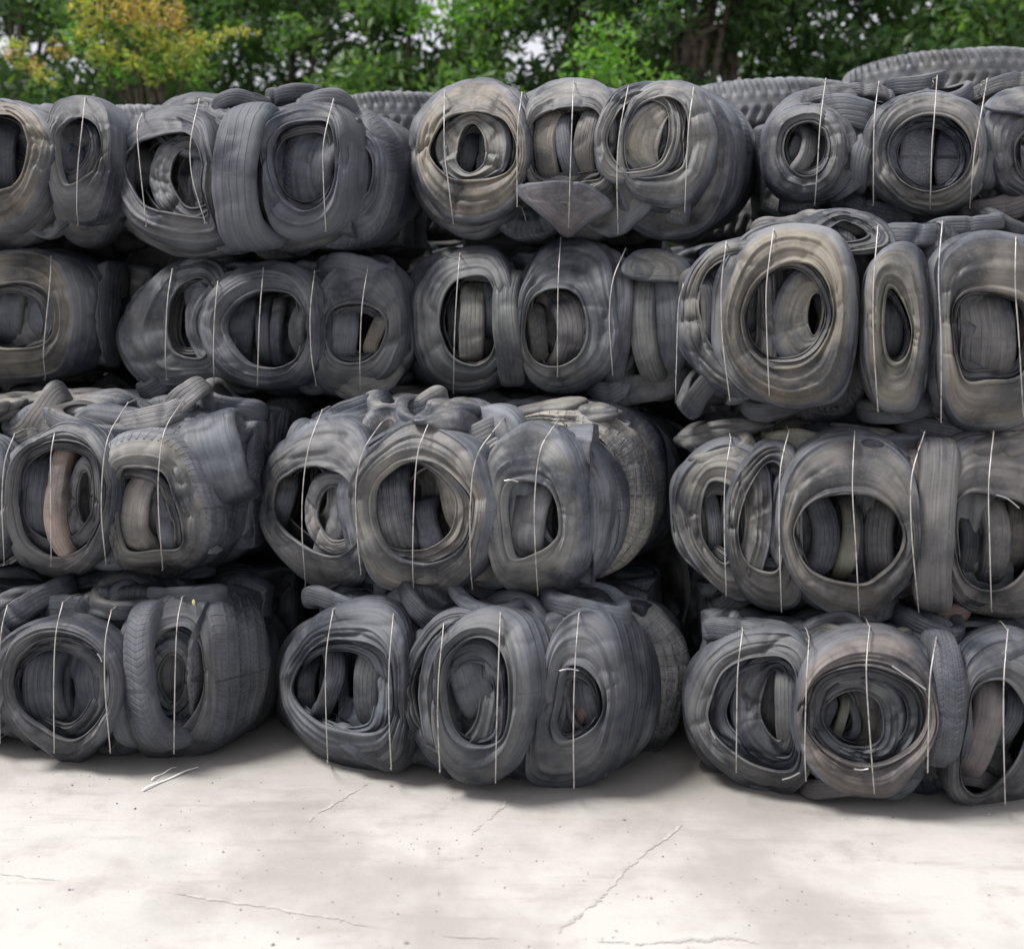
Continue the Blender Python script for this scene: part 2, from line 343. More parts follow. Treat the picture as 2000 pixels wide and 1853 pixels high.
class Bale:
    def __init__(b, box, Y, yaw, L, seed, label, zb=None, top=0, fill=None, bx=.16, bz=.13, tm=(1, 1, 1), vs=None):
        x0, y0, x1, y1 = box; TM[:] = tm
        b.a = math.radians(yaw); b.L = L; b.rs = np.random.RandomState(seed)
        Xc = ((x0 + x1) / 2 - 1000) / FPX * Y
        Z0 = EYE - (y1 - HOR) / FPX * Y; Z1 = EYE - (y0 - HOR) / FPX * Y
        if zb is not None: Z0 = zb
        b.loc = np.array([Xc, Y, Z0]); b.root = empty('tyre_bale', b.loc.tolist(), -b.a)
        tag(b.root, label, 'tyre bale', 'wire-bound bales of crushed tyres in the stacked wall')
        b.R = np.array([[math.cos(b.a), -math.sin(b.a), 0], [math.sin(b.a), math.cos(b.a), 0], [0, 0, 1.]])  # rows: local axes in world
        b.O = b.R @ (np.array([0, 0, EYE]) - b.loc)
        b.H = Z1 - Z0; b.hh = b.H / 2
        b.bx, b.bz = bx, bz; b.hw = 1; b.cx = 0; b.tm = tm; b.vs = vs; b.px0 = x0; b.fr = 1.0; b.fl = .93
        l = b.un([[x0, (y0 + y1) / 2], [x1, (y0 + y1) / 2]], 0, flat=True); b.hw = (l[1, 0] - l[0, 0]) / 2; b.cx = (l[1, 0] + l[0, 0]) / 2
    def bar(b, x, z):
        u = np.clip(np.abs(x - b.cx) / b.hw, 0, 1.25); v = np.clip(np.abs(z - b.hh) / b.hh, 0, 1.2)
        return b.bx * u ** 3.2 + b.bz * v ** 3.6
    def un(b, px, d, flat=False):
        px = np.asarray(px, float)
        D = np.stack([(px[:, 0] - 1000) / FPX, np.ones(len(px)), -(px[:, 1] - HOR) / FPX], 1) @ b.R.T
        y = np.zeros(len(px)) + d
        for _ in range(1 if flat else 4):
            P = b.O + D * ((y - b.O[1]) / D[:, 1])[:, None]
            if not flat: y = d + b.bar(P[:, 0], P[:, 2])
        return P
    # a tyre lying more or less flat against the face: outlines in photo pixels
    def T(b, outer, hole=None, d=0, w=.19, back=(0, 0), tilt=(0, 0), tint=GREY, kind='rib', N=150, dent=1.0, amp=.009, lug=0, label=None, sq=1.0, halo=None, inner=None):
        outer = np.array(outer, float); dome = hole is None
        if sq < 1:                                   # turned so that its tread shows on the right
            hx = max(q[0] for q in hole); m_ = outer[:, 0] > hx; back = (back[0] + (outer[:, 0].max() - hx) * (1 - sq) + 6, back[1]); outer[m_, 0] = hx + (outer[m_, 0] - hx) * sq
        if b.vs: outer[:, 1] = np.where(outer[:, 1] > b.vs[0], b.vs[0] + (outer[:, 1] - b.vs[0]) * b.vs[1], outer[:, 1])
        if dome:
            c = outer.mean(0); hole = c + (outer - c) * .04
        hole = np.array(hole, float); c = (hole.min(0) + hole.max(0)) / 2
        th = np.arange(N) * 2 * np.pi / N
        Op, Hp = polar(outer, c, th), polar(hole, c, th)
        r = (outer.max(0) - outer.min(0)) / 2
        if min(r) < 62: dent *= .5
        big = d < .035 and not dome and min(r) > 55
        if (big if halo is None else halo):          # the neighbour squeezed in behind shows as a second arc round this one
            rs = b.rs; c0 = (outer.max(0) + outer.min(0)) / 2; j = rs.uniform(-8, 8)
            o2 = (outer - c0) * [1.15, rs.uniform(.97, 1.01)] + c0 + [j, 0]; o2[:, 0] = np.clip(o2[:, 0], b.px0 - 6, 9999)
            h2 = (outer - c0) * .72 + c0
            b.T(o2, h2, d + .085, .17, (8, 0), (0, 0), [BLUE, GREY, (1.12, 1.1, 1.05)][rs.randint(3)], 'rib', 120, 1.0, .012, halo=False, inner=False)
        hr = (hole.max(0) - hole.min(0)) / 2
        if (big and min(hr) > 26 and b.rs.rand() < .75) if inner is None else inner:      # and one nested inside the opening
            rs = b.rs; sh = rs.uniform(-.14, .14, 2) * hr
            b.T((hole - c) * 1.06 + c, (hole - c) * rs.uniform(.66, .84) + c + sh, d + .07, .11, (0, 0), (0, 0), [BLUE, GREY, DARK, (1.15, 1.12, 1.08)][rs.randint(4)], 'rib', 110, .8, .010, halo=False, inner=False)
        f = lambda q: d + tilt[0] * (q[:, 0] - c[0]) / r[0] + tilt[1] * (q[:, 1] - c[1]) / r[1]
        O, H = b.un(Op, f(Op)), b.un(Hp, f(Hp))
        k = b.loc[1] / FPX
        return ring_tyre(O, H, w, (back[0] * k, -back[1] * k), b.root, tint, kind, N, b.rs, dent, amp, lug, label, dome=dome)
    def flank(b, cx, cy, ry, seq, **kw):             # tyres one behind the other whose edges make the rounded right flank
        for i, (right, d) in enumerate(seq):
            rx = right - cx; j = b.rs.uniform(-4, 4)
            b.T(EL(cx, cy + j, rx, ry * (1 - .03 * i)), EL(cx + rx * .25, cy + j, rx * .35, ry * .4), d, .17, (6, 0), (0, 0), [BLUE, GREY, (1.08, 1.06, 1.02), DARK][b.rs.randint(4)], ['rib', 'block'][b.rs.rand() < .35], 150, .7, .010, halo=False, inner=False, **kw)
    # a tyre seen edge-on, tread towards the viewer
    def E(b, cx, cy, wpx, hpx, lean=0, d=.1, yaw=0, tint=GREY, kind='rib', a=None, N=84, bend=.02, amp=.010, label=None, name='crushed_tyre'):
        k = (b.loc[1] + d) / FPX
        c = b.un([[cx, cy]], d)[0]
        if 48 < abs(lean) < 132:
            return b.E3(c + np.array([0, .035, 0]), wpx * k * 1.15, hpx * k * 1.1, lean, rs_yaw(b, yaw), .12, tint, kind, 100, .035, .017, label, name)
        return b.E3(c, wpx * k, hpx * k, lean, yaw, a, tint, kind, N, bend, amp, label, name)
    def fold(b, c, ex, ey, ez, roll=0, yaw=0, tint=GREY, rough=1.0, label=None):
        """a tyre crumpled and folded flat on itself: a creased lump of rubber"""
        N, M = 110, 46; rs = b.rs; lo = np.linspace(0, 2 * np.pi, N, endpoint=False)[:, None]; la = np.linspace(-1.56, 1.56, M)[None]
        sp = lambda v, e: np.sign(v) * np.abs(v) ** e
        X = sp(np.cos(la), .8) * sp(np.cos(lo), .9); Y = sp(np.cos(la), .8) * sp(np.sin(lo), .9); Z = sp(np.sin(la), .85) + 0 * lo
        u = np.stack([X, Y, Z], -1); o = rs.rand(3) * 60; k = np.array([ex, ey, ez])
        st = np.array([3.2, 9., 9.])                         # long creases run along x
        q = u * k * st; q = q + .5 * np.stack([vnoise(q * .9 + o + 7 * j, 60 + j) for j in range(3)], -1)
        r1 = 1 - np.abs(vnoise(q + o, 71)); r2 = 1 - np.abs(vnoise(q * 2.3 + o, 72))
        low = vnoise(u * 1.6 + o, 73)
        f = 1 + .22 * low[..., None] + rough * (.24 * (.5 - r1 ** 4)[..., None] + .07 * (.5 - r2 ** 3)[..., None])
        P = u * k * f * np.stack([1 + 0 * X, 1 - .15 * X ** 2, 1 - .2 * X ** 2], -1)
        cr, sr = math.cos(math.radians(roll)), math.sin(math.radians(roll)); P = P @ np.array([[cr, 0, sr], [0, 1, 0], [-sr, 0, cr]])
        cy_, sy_ = math.cos(math.radians(yaw)), math.sin(math.radians(yaw)); P = P @ np.array([[cy_, sy_, 0], [-sy_, cy_, 0], [0, 0, 1]])
        return finish('folded_tyre', P + c, N, M, ([0, M], [.0, .25]), tint, 'rib', b.root, label, .008, np.arange(M) * 1.0, True, False)
    def E3(b, c, wd, h, lean=0, yaw=0, a=None, tint=GREY, kind='rib', N=84, bend=.02, amp=.010, label=None, name='crushed_tyre', front=True):
        if kind == 'rib' and tint not in (GREY, BLUE, DARK): kind = 'dusty'
        M = 44; pr = spline(EPROF, M); q, r = pr[:, 0], pr[:, 1]
        ln, yw = math.radians(lean), math.radians(yaw)
        e1 = np.array([math.sin(ln), 0, math.cos(ln)]); e3 = np.array([math.cos(ln), 0, -math.sin(ln)]); e2 = np.array([0, 1., 0])
        e3, e2 = e3 * math.cos(yw) + e2 * math.sin(yw), e2 * math.cos(yw) - e3 * math.sin(yw)
        hb = h / 2; a = a or min(hb * .8, .17)
        ph = np.arange(N) * 2 * np.pi / N; cs, sn = np.cos(ph), np.sin(ph); ex = .93
        cs, sn = np.sign(cs) * np.abs(cs) ** ex, np.sign(sn) * np.abs(sn) ** ex
        cc = c + (e2 * a if front else 0)
        rr = 1 - (1 - r) * .9
        P = cc + (e1 * hb)[None, None] * (sn[:, None] * rr[None])[..., None] - (e2 * a)[None, None] * (cs[:, None] * rr[None])[..., None] + (e3 * wd / 2)[None, None] * (q[None] * np.ones(N)[:, None])[..., None]
        rs = b.rs; off = bend * (rs.uniform(-1, 1) * np.sin(ph + rs.rand() * 6) + rs.uniform(-1, 1) * np.sin(2 * ph + rs.rand() * 6))
        P = P + e3 * off[:, None, None]
        return finish(name, P, N, M, EPROF_V, tint, kind, b.root, label, amp)
    # the tyres further in, which make the body, flanks and top of the bale
    def fill(b, layers=(.2, .38, .56, .74, .92), n=4, topc=0, N=90, y0=.26):
        rs = b.rs
        for li, y in enumerate(layers):
            if y > b.L - .1: break
            sc = 1 + .07 * math.sin(math.pi * min(1, y / b.L)) + (.0 if li else -.04)
            cols = n if li % 2 == 0 else n - 1
            pitch = 2 * b.hw * sc / cols
            for j in range(cols):
                x = b.cx - b.hw * sc + pitch * (j + .5) + rs.uniform(-.03, .03)
                edge = abs(j - (cols - 1) / 2) / max(1, (cols - 1) / 2); rx = pitch * rs.uniform(.60, .70); rz = b.hh * (rs.uniform(.93, .99) - .16 * edge ** 2 + (.05 if li > 2 else 0))
                th = np.arange(N) * 2 * np.pi / N; ex = .92
                jag = 1 + .07 * vnoise(np.stack([np.cos(th) * 2, np.sin(th) * 2, th * 0 + rs.rand() * 99], 1), 3)
                cs, sn = np.cos(th), np.sin(th)
                ox, oz = np.sign(cs) * np.abs(cs) ** ex * rx * jag, np.sign(sn) * np.abs(sn) ** ex * rz * jag
                X = x + ox
                lim = b.hw * sc * (.98 if li else .88)
                X = np.clip(X, b.cx - lim * b.fl, b.cx + lim * b.fr)
                yy = y + rs.uniform(-.04, .04) + .10 * ox / rx * rs.uniform(-1, 1)
                Z = b.hh * .99 + oz
                O = np.stack([X, yy + np.zeros(N), Z], 1)
                hs = rs.uniform(.12, .42)
                H = np.stack([x + (X - x) * hs, yy + .02 + np.zeros(N), b.hh + oz * hs], 1)
                ring_tyre(O, H, rs.uniform(.15, .2), (rs.uniform(-.03, .03), 0), b.root,
                          [GREY, GREY, BLUE, (1.15, 1.1, 1.02), DARK, (1.1, 1.1, 1.1)][rs.randint(6)], 'rib' if rs.rand() < .6 else 'block', N, rs, 1.5, .02, 0, M=60)
        TM[:] = [q * 1.15 for q in b.tm]
        for k in range(topc):              # folded tyres squeezed into the top surface
            x = b.cx + rs.uniform(-.78, .72) * b.hw; y = y0 + (b.L * .75 - y0) * ((k + rs.rand()) / topc)
            b.fold(np.array([x, y, b.H - rs.uniform(.07, .11)]), rs.uniform(.16, .26), rs.uniform(.10, .16), rs.uniform(.05, .075), rs.uniform(-14, 14), rs.uniform(-90, 90),
                   [GREY, (1.2, 1.2, 1.18), BLUE, (1.15, 1.1, 1.0)][rs.randint(4)], 1.2)
    def wire(b, px, off=-.098):
        px = [tuple(np.array(px[0]) + (np.array(px[0]) - px[1]) * 3 / np.hypot(*(np.array(px[0]) - px[1])))] + list(px) + [tuple(np.array(px[-1]) + (np.array(px[-1]) - px[-2]) * (2 if b.loc[2] < .05 else 12) / np.hypot(*(np.array(px[-1]) - px[-2])))]
        pp = spline(px, 14, False) if len(px) > 2 else np.array([np.array(px[0]) * (1 - q) + np.array(px[-1]) * q for q in np.linspace(0, 1, 8)], float)
        P = b.un(pp, off * np.clip(np.sin(np.linspace(.0, np.pi, len(pp))), 0, 1) ** .22 + .012); x, y0, zt = P[0]; xb, yb, zb = P[-1]
        ext = [(x, y0 + .09, zt + .012), (x, .34, zt - .02), (x, b.L * .6, zt - .06), (x, b.L - .1, zt - .12), (x, b.L + .02, zt - .25), (x, b.L + .02, .25), (xb, b.L - .1, .08), (xb, .4, .06), (xb, yb + .12, max(.03, zb + .005))]
        return tube('baling_wire', list(map(tuple, P[::-1])) + ext, .0024, WIRE, b.root, 6, True, 4)
    def bead(b, px, d, r=.003):
        return tube('exposed_bead_wire', b.un(px, d), r, STEEL, b.root, 6, False, 6)

# ------------------------------------------------------------------ the bales, top row first
YAW = 10
# A1
b = Bale((-330, 182, 240, 455), 4.9, 9, 1.1, 1, 'top-row bale cut by the left frame edge, with one tan-rimmed hole', bz=.17, tm=(1.1,1.1,1.1), vs=(330,1.4))
b.T([(-170,215),(-60,188),(30,198),(82,235),(100,310),(72,380),(10,415),(-80,405),(-170,330)], [(-60,300),(-40,235),(10,222),(40,245),(50,290),(35,345),(0,368),(-40,360)], d=-.02, tint=TAN)
b.T([(82,260),(100,200),(140,182),(190,193),(232,235),(242,300),(218,372),(180,408),(120,400),(88,340)], [(105,250),(140,224),(180,240),(192,290),(168,340),(125,362),(104,310)], d=.0, sq=.5, dent=.6)
b.E(140,255,70,110,70,.09,tint=PALE); b.E(130,330,70,110,20,.10,20,BLUE); b.E(170,310,40,120,5,.12,-20)
b.E(5,300,50,150,8,.10,25); b.E(-40,300,50,150,-8,.11)
b.fr = .9; b.fill(); b.wire([(166,195),(160,250),(152,330),(150,405),(152,430)]); b.wire([(-60,195),(-62,300),(-60,430)])
# A2
b = Bale((208, 180, 715, 495), 4.6, 12, 1.1, 2, 'dark top-row bale with a ribbed tread upright in the middle of its face', bz=.17, tm=(1.0,1.01,1.04), vs=(330,1.13))
b.T([(212,330),(222,270),(262,222),(330,205),(395,220),(415,270),(425,330),(415,400),(440,450),(370,470),(290,450),(235,405)], [(238,330),(255,285),(300,262),(365,262),(392,310),(388,370),(398,420),(335,418),(275,395)], d=.02)
b.T([(285,345),(315,275),(380,258),(430,300),(435,390),(390,440),(320,415)], [(330,350),(348,298),(395,292),(415,350),(405,395),(360,402)], d=.10, w=.12)
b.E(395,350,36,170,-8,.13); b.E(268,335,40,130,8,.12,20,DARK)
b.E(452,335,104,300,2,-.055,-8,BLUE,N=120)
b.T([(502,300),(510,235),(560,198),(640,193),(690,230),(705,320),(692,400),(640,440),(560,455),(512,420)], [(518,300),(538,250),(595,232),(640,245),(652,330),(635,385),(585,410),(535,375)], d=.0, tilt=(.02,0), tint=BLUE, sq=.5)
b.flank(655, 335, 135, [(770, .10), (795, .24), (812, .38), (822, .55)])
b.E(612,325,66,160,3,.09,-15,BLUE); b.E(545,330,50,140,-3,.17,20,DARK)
b.T([(285,245),(318,195),(380,176),(450,190),(475,250),(440,300),(340,300)], [(330,250),(380,215),(430,245),(400,275)], d=.10)
b.E(550,184,36,110,92,.10,tint=DARK); b.E(440,205,34,110,78,.05,tint=BLUE); b.E(620,200,34,130,98,.03)
b.fr = .9; b.fill(); b.wire([(277,225),(268,255),(275,340),(285,430)]); b.wire([(388,200),(372,280),(376,350),(398,425)]); b.wire([(650,200),(632,280),(632,360),(636,440)])
# A3
b = Bale((800, 145, 1400, 465), 4.5, 11, 1.1, 3, 'pale tan-dusted bale in the top row with a triangular rubber flap low on its face', bz=.17, tm=(1.3,1.28,1.22), vs=(330,1.18))
b.T([(796,300),(815,215),(870,165),(950,150),(1010,190),(1030,290),(1010,390),(940,445),(870,430),(815,375)], [(830,300),(850,230),(930,200),(1000,240),(1005,330),(960,390),(870,380)], d=.10, dent=1.3)
b.T([(808,290),(828,215),(880,165),(950,148),(1003,180),(1026,235),(1030,310),(1000,382),(940,418),(870,412),(822,365)], [(838,285),(868,232),(925,212),(980,228),(1004,275),(998,322),(958,350),(890,350),(850,322)], d=-.02, tint=TAN)
b.T([(842,285),(872,236),(928,214),(985,232),(1000,285),(980,335),(920,354),(868,340)], [(892,315),(902,255),(925,240),(944,268),(944,318),(918,338)], d=.05, w=.12, tint=PALE)
b.E(965,285,44,120,-8,.11,-20,PALE); b.E(918,300,34,90,10,.16,20)
b.T([(1020,230),(1040,178),(1100,148),(1180,165),(1205,220),(1200,300),(1180,360),(1100,385),(1030,350)], [(1032,255),(1070,215),(1150,205),(1178,240),(1178,330),(1150,352),(1050,348)], d=.03, tint=PALE)
b.E(1062,285,48,170,2,.07,0,TAN); b.E(1105,290,36,165,-2,.09,0); b.E(1140,275,46,150,6,.08,-10,PALE); b.E(1030,290,24,150,0,.1)
b.T([(1005,362),(1060,350),(1140,352),(1198,388),(1150,415),(1108,442),(1065,415)], None, d=-.01, w=.06, dent=.5, tint=(1.15,1.05,1.1))
b.T([(1155,270),(1178,195),(1225,162),(1300,165),(1335,250),(1310,325),(1250,350),(1180,345)], [(1182,280),(1200,220),(1250,195),(1300,220),(1290,310),(1220,330)], d=-.0, tilt=(.05,0), tint=PALE)
b.T([(1212,250),(1240,178),(1310,150),(1375,175),(1398,260),(1385,345),(1330,390),(1240,378),(1205,330)], [(1222,265),(1245,208),(1292,185),(1335,205),(1345,265),(1332,325),(1290,345),(1230,338)], d=-.01, tint=PALE)
b.T([(1205,285),(1235,212),(1292,190),(1335,212),(1346,280),(1320,335),(1240,342)], [(1284,290),(1298,240),(1322,206),(1340,250),(1336,310),(1312,335),(1292,325)], d=.05, w=.12, tint=CREAM, dent=.4)
b.flank(1310, 302, 146, [(1432, .07), (1455, .19), (1470, .33), (1480, .5)])
b.E(1315,280,30,120,4,.13,-10,GREY)
b.fr = .9; b.fill()
for q in ([(868,185),(868,290),(876,360),(884,425)], [(1019,185),(1012,240),(1010,300),(1010,392)], [(1120,165),(1115,300),(1111,430)], [(1226,175),(1210,260),(1205,340),(1207,445)], [(1354,178),(1344,260),(1338,400)]): b.wire(q)
# A4
b = Bale((1490, 145, 2085, 430), 4.45, 9, 1.1, 4, 'right-end top-row bale, a small round tyre beside a large open one', bz=.17, tm=(1.2,1.19,1.18))
b.T([(1492,290),(1510,228),(1560,202),(1618,207),(1650,252),(1655,310),(1630,370),(1580,392),(1525,378),(1498,340)], [(1535,287),(1550,248),(1588,235),(1614,252),(1622,290),(1608,328),(1575,342),(1545,322)], d=-.04, w=.24)
b.E(1588,288,40,110,4,.03,35,PALE); b.E(1560,285,30,100,0,.06,10); b.E(1612,290,30,90,0,.10,-20,DARK)
b.T([(1490,270),(1520,200),(1580,168),(1650,160),(1705,200),(1700,300),(1650,385),(1540,390)], [(1540,270),(1590,240),(1640,270),(1600,320)], d=.10)
b.E(1675,225,56,120,95,.03,tint=BLUE); b.E(1670,280,50,110,60,.06); b.E(1672,350,56,110,80,.04); b.E(1690,310,40,120,20,.05)
b.T([(1702,285),(1725,215),(1785,176),(1860,178),(1928,215),(1948,290),(1928,360),(1882,402),(1830,424),(1770,402),(1718,355)], [(1735,287),(1760,242),(1810,222),(1862,234),(1894,282),(1890,330),(1852,366),(1800,374),(1754,346)], d=-.04, tint=(1.3,1.25,1.12), sq=.6, dent=.6)
b.E(1797,300,64,170,0,.04,0,(1.35,1.2,1.2),kind='block'); b.E(1860,300,60,160,3,.05,-10,GREY,'block'); b.E(1748,300,30,150,-3,.08,20,BLUE)
b.T([(1925,250),(1955,190),(2030,172),(2095,200),(2110,320),(2065,385),(1985,385),(1945,340)], [(1985,285),(2010,255),(2055,262),(2062,335),(2020,350),(1990,335)], d=.01)
b.T([(1925,205),(1965,172),(2040,165),(2080,200),(2060,235),(1990,222)], None, d=-.02, w=.05, tint=PALE, dent=.4)
b.E(1960,290,44,150,0,.02,20); b.E(1975,395,46,170,70,.0,tint=(1.2,1.05,1.0)); b.E(1720,390,40,150,110,.06)
b.E(1640,172,34,140,94,.02,tint=PALE); b.E(1705,170,32,90,75,.03,tint=PALE); b.E(1805,158,34,110,96,.06); b.E(1870,172,30,90,84,.04); b.E(1975,160,30,150,90,.04,tint=PALE)
b.fr = .9; b.fill()
for q in ([(1612,160),(1602,240),(1597,320),(1592,390)], [(1716,165),(1708,230),(1706,330),(1706,390)], [(1830,155),(1824,240),(1820,290),(1817,395)], [(1927,160),(1915,230),(1903,300),(1895,395)]): b.wire(q)
# B1
b = Bale((-300, 480, 225, 750), 5.05, 8, 1.1, 5, 'second-row bale at the left frame edge, wide tan tyre round a square hole', bx=.2, bz=.17, tm=(1.05,1.05,1.02))
b.T([(-150,570),(-80,500),(30,479),(115,497),(165,545),(188,620),(172,690),(112,738),(0,750),(-100,722),(-150,650)], [(-62,612),(-30,562),(40,550),(88,572),(102,620),(86,665),(30,682),(-32,672)], d=-.03, tint=(1.4,1.27,1.05), w=.2, sq=.5, dent=.5)
b.flank(80, 614, 132, [(205, .08), (228, .2), (250, .34), (270, .5)])
b.E(60,488,56,260,88,.36,tint=DARK); b.E(8,612,56,140,2,.05,10); b.E(62,612,50,120,-4,.07,-20,BLUE)
b.T([(-310,610),(-290,530),(-220,490),(-140,520),(-110,610),(-140,700),(-220,740),(-290,700)], [(-260,610),(-220,560),(-180,610),(-220,660)], d=.0)
b.fr = .9; b.fill(); b.wire([(100,505),(97,560),(90,630),(85,690),(88,730)]); b.wire([(-120,510),(-124,700)])
# B2
b = Bale((224, 492, 775, 782), 4.75, 10, 1.1, 6, 'second-row bale with left tyre squeezed to a blunt point, round hole in its middle', bx=.1, bz=.17, tm=(1.05,1.07,1.08))
b.T([(223,655),(248,600),(288,548),(335,508),(400,500),(440,540),(462,640),(442,730),(385,752),(292,756),(247,716)], [(325,628),(343,562),(390,540),(418,580),(408,660),(392,697),(345,692),(328,665)], d=.03, dent=.8)
b.E(385,560,34,100,75,.06); b.E(395,640,40,130,10,.15,15,DARK)
b.T([(380,640),(393,582),(438,532),(500,508),(560,515),(606,550),(632,600),(642,652),(622,712),(572,756),(510,766),(440,746),(398,700)], [(430,645),(450,596),(500,568),(560,575),(595,625),(590,667),(560,706),(510,719),(465,702)], d=-.05, tint=(1.1,1.1,1.12), w=.22, sq=.35, dent=.6)
b.E(463,645,60,150,4,.04,20,BLUE); b.E(512,645,30,150,0,.06,0,DARK); b.E(533,645,24,150,0,.05,0); b.E(572,640,46,130,-4,.05,-35,PALE)
b.T([(600,600),(625,545),(670,508),(725,498),(770,540),(788,620),(782,690),(742,758),(680,776),(618,760),(600,680)], [(632,640),(650,602),(700,590),(740,610),(750,650),(727,695),(680,712),(640,692)], d=.02, tilt=(.02,0))
b.flank(690, 635, 138, [(797, .12), (810, .26), (818, .4)])
b.E(675,650,54,130,2,.08,20); b.E(728,650,36,110,4,.06,-25,TAN); b.E(645,645,30,110,0,.11)
b.E(670,535,60,150,94,.03,tint=BLUE); b.E(370,520,40,130,82,.05); b.E(300,735,40,130,62,.05,tint=DARK); b.E(690,740,50,150,80,.02,tint=(1.2,1.15,1.0))
b.fr = .9; b.fill()
for q in ([(336,530),(327,590),(323,690),(325,730)], [(425,555),(419,620),(417,690),(418,740)], [(514,530),(507,620),(503,740)], [(614,535),(606,610),(608,690),(616,742)], [(718,525),(707,600),(703,700),(704,765)]): b.wire(q)
# B3
b = Bale((798, 465, 1390, 775), 4.6, 9, 1.1, 7, 'second-row bale with pale crumpled rubber in its left hole, flap at top right', bx=.14, bz=.17, tm=(1.15,1.17,1.15))
b.T([(798,620),(810,550),(848,500),(910,478),(970,490),(1000,550),(1006,640),(995,720),(940,766),(872,766),(815,722)], [(856,620),(870,570),(900,545),(950,545),(966,600),(960,682),(930,716),(885,700),(862,660)], d=-.01)
b.E(922,630,52,170,0,.05,12,CREAM,bend=.04,amp=.02); b.E(935,712,44,80,60,.04,0,(1.7,1.45,1.2)); b.E(880,620,34,130,0,.12,0,DARK); b.E(955,600,30,120,0,.08)
b.E(984,640,56,240,1,-.04,-5,(1.15,1.15,1.05),'rib',N=110)
b.E(920,515,40,130,92,-.0,tint=(1.15,1.15,1.0))
b.T([(1008,630),(1018,550),(1050,490),(1110,462),(1172,480),(1202,550),(1212,640),(1192,720),(1130,766),(1060,762),(1018,710)], [(1026,632),(1040,582),(1080,560),(1125,570),(1146,620),(1136,680),(1100,714),(1050,707),(1028,672)], d=-.03, tint=(1.05,1.08,1.1))
b.E(1092,640,66,160,2,.03,10,(1.45,1.3,1.25),bend=.05,amp=.022); b.E(1052,650,44,130,-14,.05,30,TAN,bend=.03); b.E(1130,640,34,120,6,.06,-20)
b.E(1212,635,46,240,3,-.0,10); b.E(1252,640,52,230,-3,.0,-15,(1.1,1.08,1.0)); b.E(1302,625,70,230,2,-.01,0,BLUE); b.E(1355,640,60,240,0,.02)
b.T([(1212,520),(1240,490),(1290,486),(1345,512),(1350,548),(1280,548),(1225,540)], None, d=-.04, w=.06, dent=.4, tint=(1.45,1.4,1.25))
b.E(1015,476,60,240,90,.34); b.E(1180,470,54,220,92,.36,tint=DARK); b.E(1280,745,50,180,84,-.02,tint=(1.2,1.18,1.1)); b.E(1185,740,40,110,70,.02)
b.fr = .9; b.fill()
for q in ([(898,500),(893,560),(888,650),(886,755)], [(1095,470),(1090,560),(1089,720)], [(1220,490),(1198,545),(1190,620),(1196,720)]): b.wire(q)
# B4
b = Bale((1325, 412, 2110, 835), 4.08, 8, 1.1, 8, 'largest bale, right of the second row, with a big tan-edged oval tyre', bx=.2, bz=.12, tm=(1.2,1.18,1.13))
b.T([(1322,640),(1333,560),(1368,500),(1420,468),(1500,470),(1520,600),(1512,740),(1442,776),(1380,742),(1338,690)], [(1368,600),(1380,545),(1410,515),(1470,510),(1480,600),(1470,680),(1420,705),(1385,662)], d=.03, tint=(1.15,1.12,1.05))
b.E(1398,605,42,190,-4,.07,25)
b.T([(1405,640),(1420,540),(1458,462),(1530,428),(1622,443),(1682,500),(1702,590),(1692,690),(1640,772),(1560,802),(1480,782),(1425,722)], [(1450,612),(1470,556),(1520,515),(1577,514),(1616,560),(1627,620),(1601,681),(1560,712),(1500,710),(1460,672)], d=-.07, tint=(1.6,1.44,1.16), w=.26, sq=.5, dent=.35, N=200)
b.T([(1502,650),(1522,570),(1560,522),(1600,540),(1612,600),(1590,680),(1545,712)], [(1578,620),(1588,580),(1604,575),(1606,620),(1590,655)], d=.03, w=.12, tint=(1.35,1.3,1.15), dent=.3)
b.E(1487,600,42,190,14,.08,20,BLUE); b.E(1470,640,36,130,0,.1); b.E(1612,600,46,150,-10,.12,-15,BLUE); b.E(1480,690,30,90,60,.07,tint=PALE)
b.T([(1680,620),(1692,520),(1738,468),(1802,478),(1845,560),(1855,650),(1833,742),(1782,805),(1715,800),(1685,720)], [(1722,620),(1733,562),(1757,578),(1778,640),(1772,692),(1747,708),(1727,682)], d=-.0, tint=(1.4,1.32,1.12), w=.24, sq=.45, dent=.5)
b.E(1752,640,40,140,0,.10,10,DARK)
b.T([(1845,600),(1846,500),(1915,448),(2020,458),(2100,500),(2125,640),(2092,762),(1990,838),(1880,838),(1842,760)], [(1866,630),(1882,576),(1940,568),(2010,590),(2030,655),(2000,735),(1940,746),(1882,737)], d=-.03, tint=(1.35,1.25,1.08), w=.24, dent=.4, N=200)
b.E(1930,655,104,200,0,.04,-4,(1.2,1.15,1.1),N=130); b.E(2010,650,60,180,2,.07,-20,RUST)
b.T([(1556,440),(1605,406),(1680,404),(1742,436),(1745,490),(1580,490)], [(1610,462),(1650,430),(1700,455),(1660,470)], d=.10, tint=PALE)
b.E(1655,428,34,170,93,.12,tint=PALE); b.E(1530,432,30,110,80,.08,tint=PALE); b.E(1800,448,40,120,94,.04,tint=BLUE); b.E(1900,436,34,150,88,.09,tint=BLUE); b.E(2010,436,34,150,88,.09)
b.E(1560,790,40,200,88,.06,tint=DARK); b.E(1770,800,44,150,80,.04,tint=DARK); b.E(1400,750,44,170,50,.05,tint=DARK)
b.fl = .84; b.fr = .9; b.fill()
for q in ([(1334,560),(1325,600),(1321,720)], [(1418,478),(1409,560),(1411,660),(1424,770)], [(1510,455),(1497,560),(1498,660),(1502,760)], [(1714,450),(1706,560),(1706,660),(1714,790)], [(1840,440),(1833,540),(1838,660),(1838,810)], [(1984,470),(1983,560),(1990,660),(1998,800)]): b.wire(q)
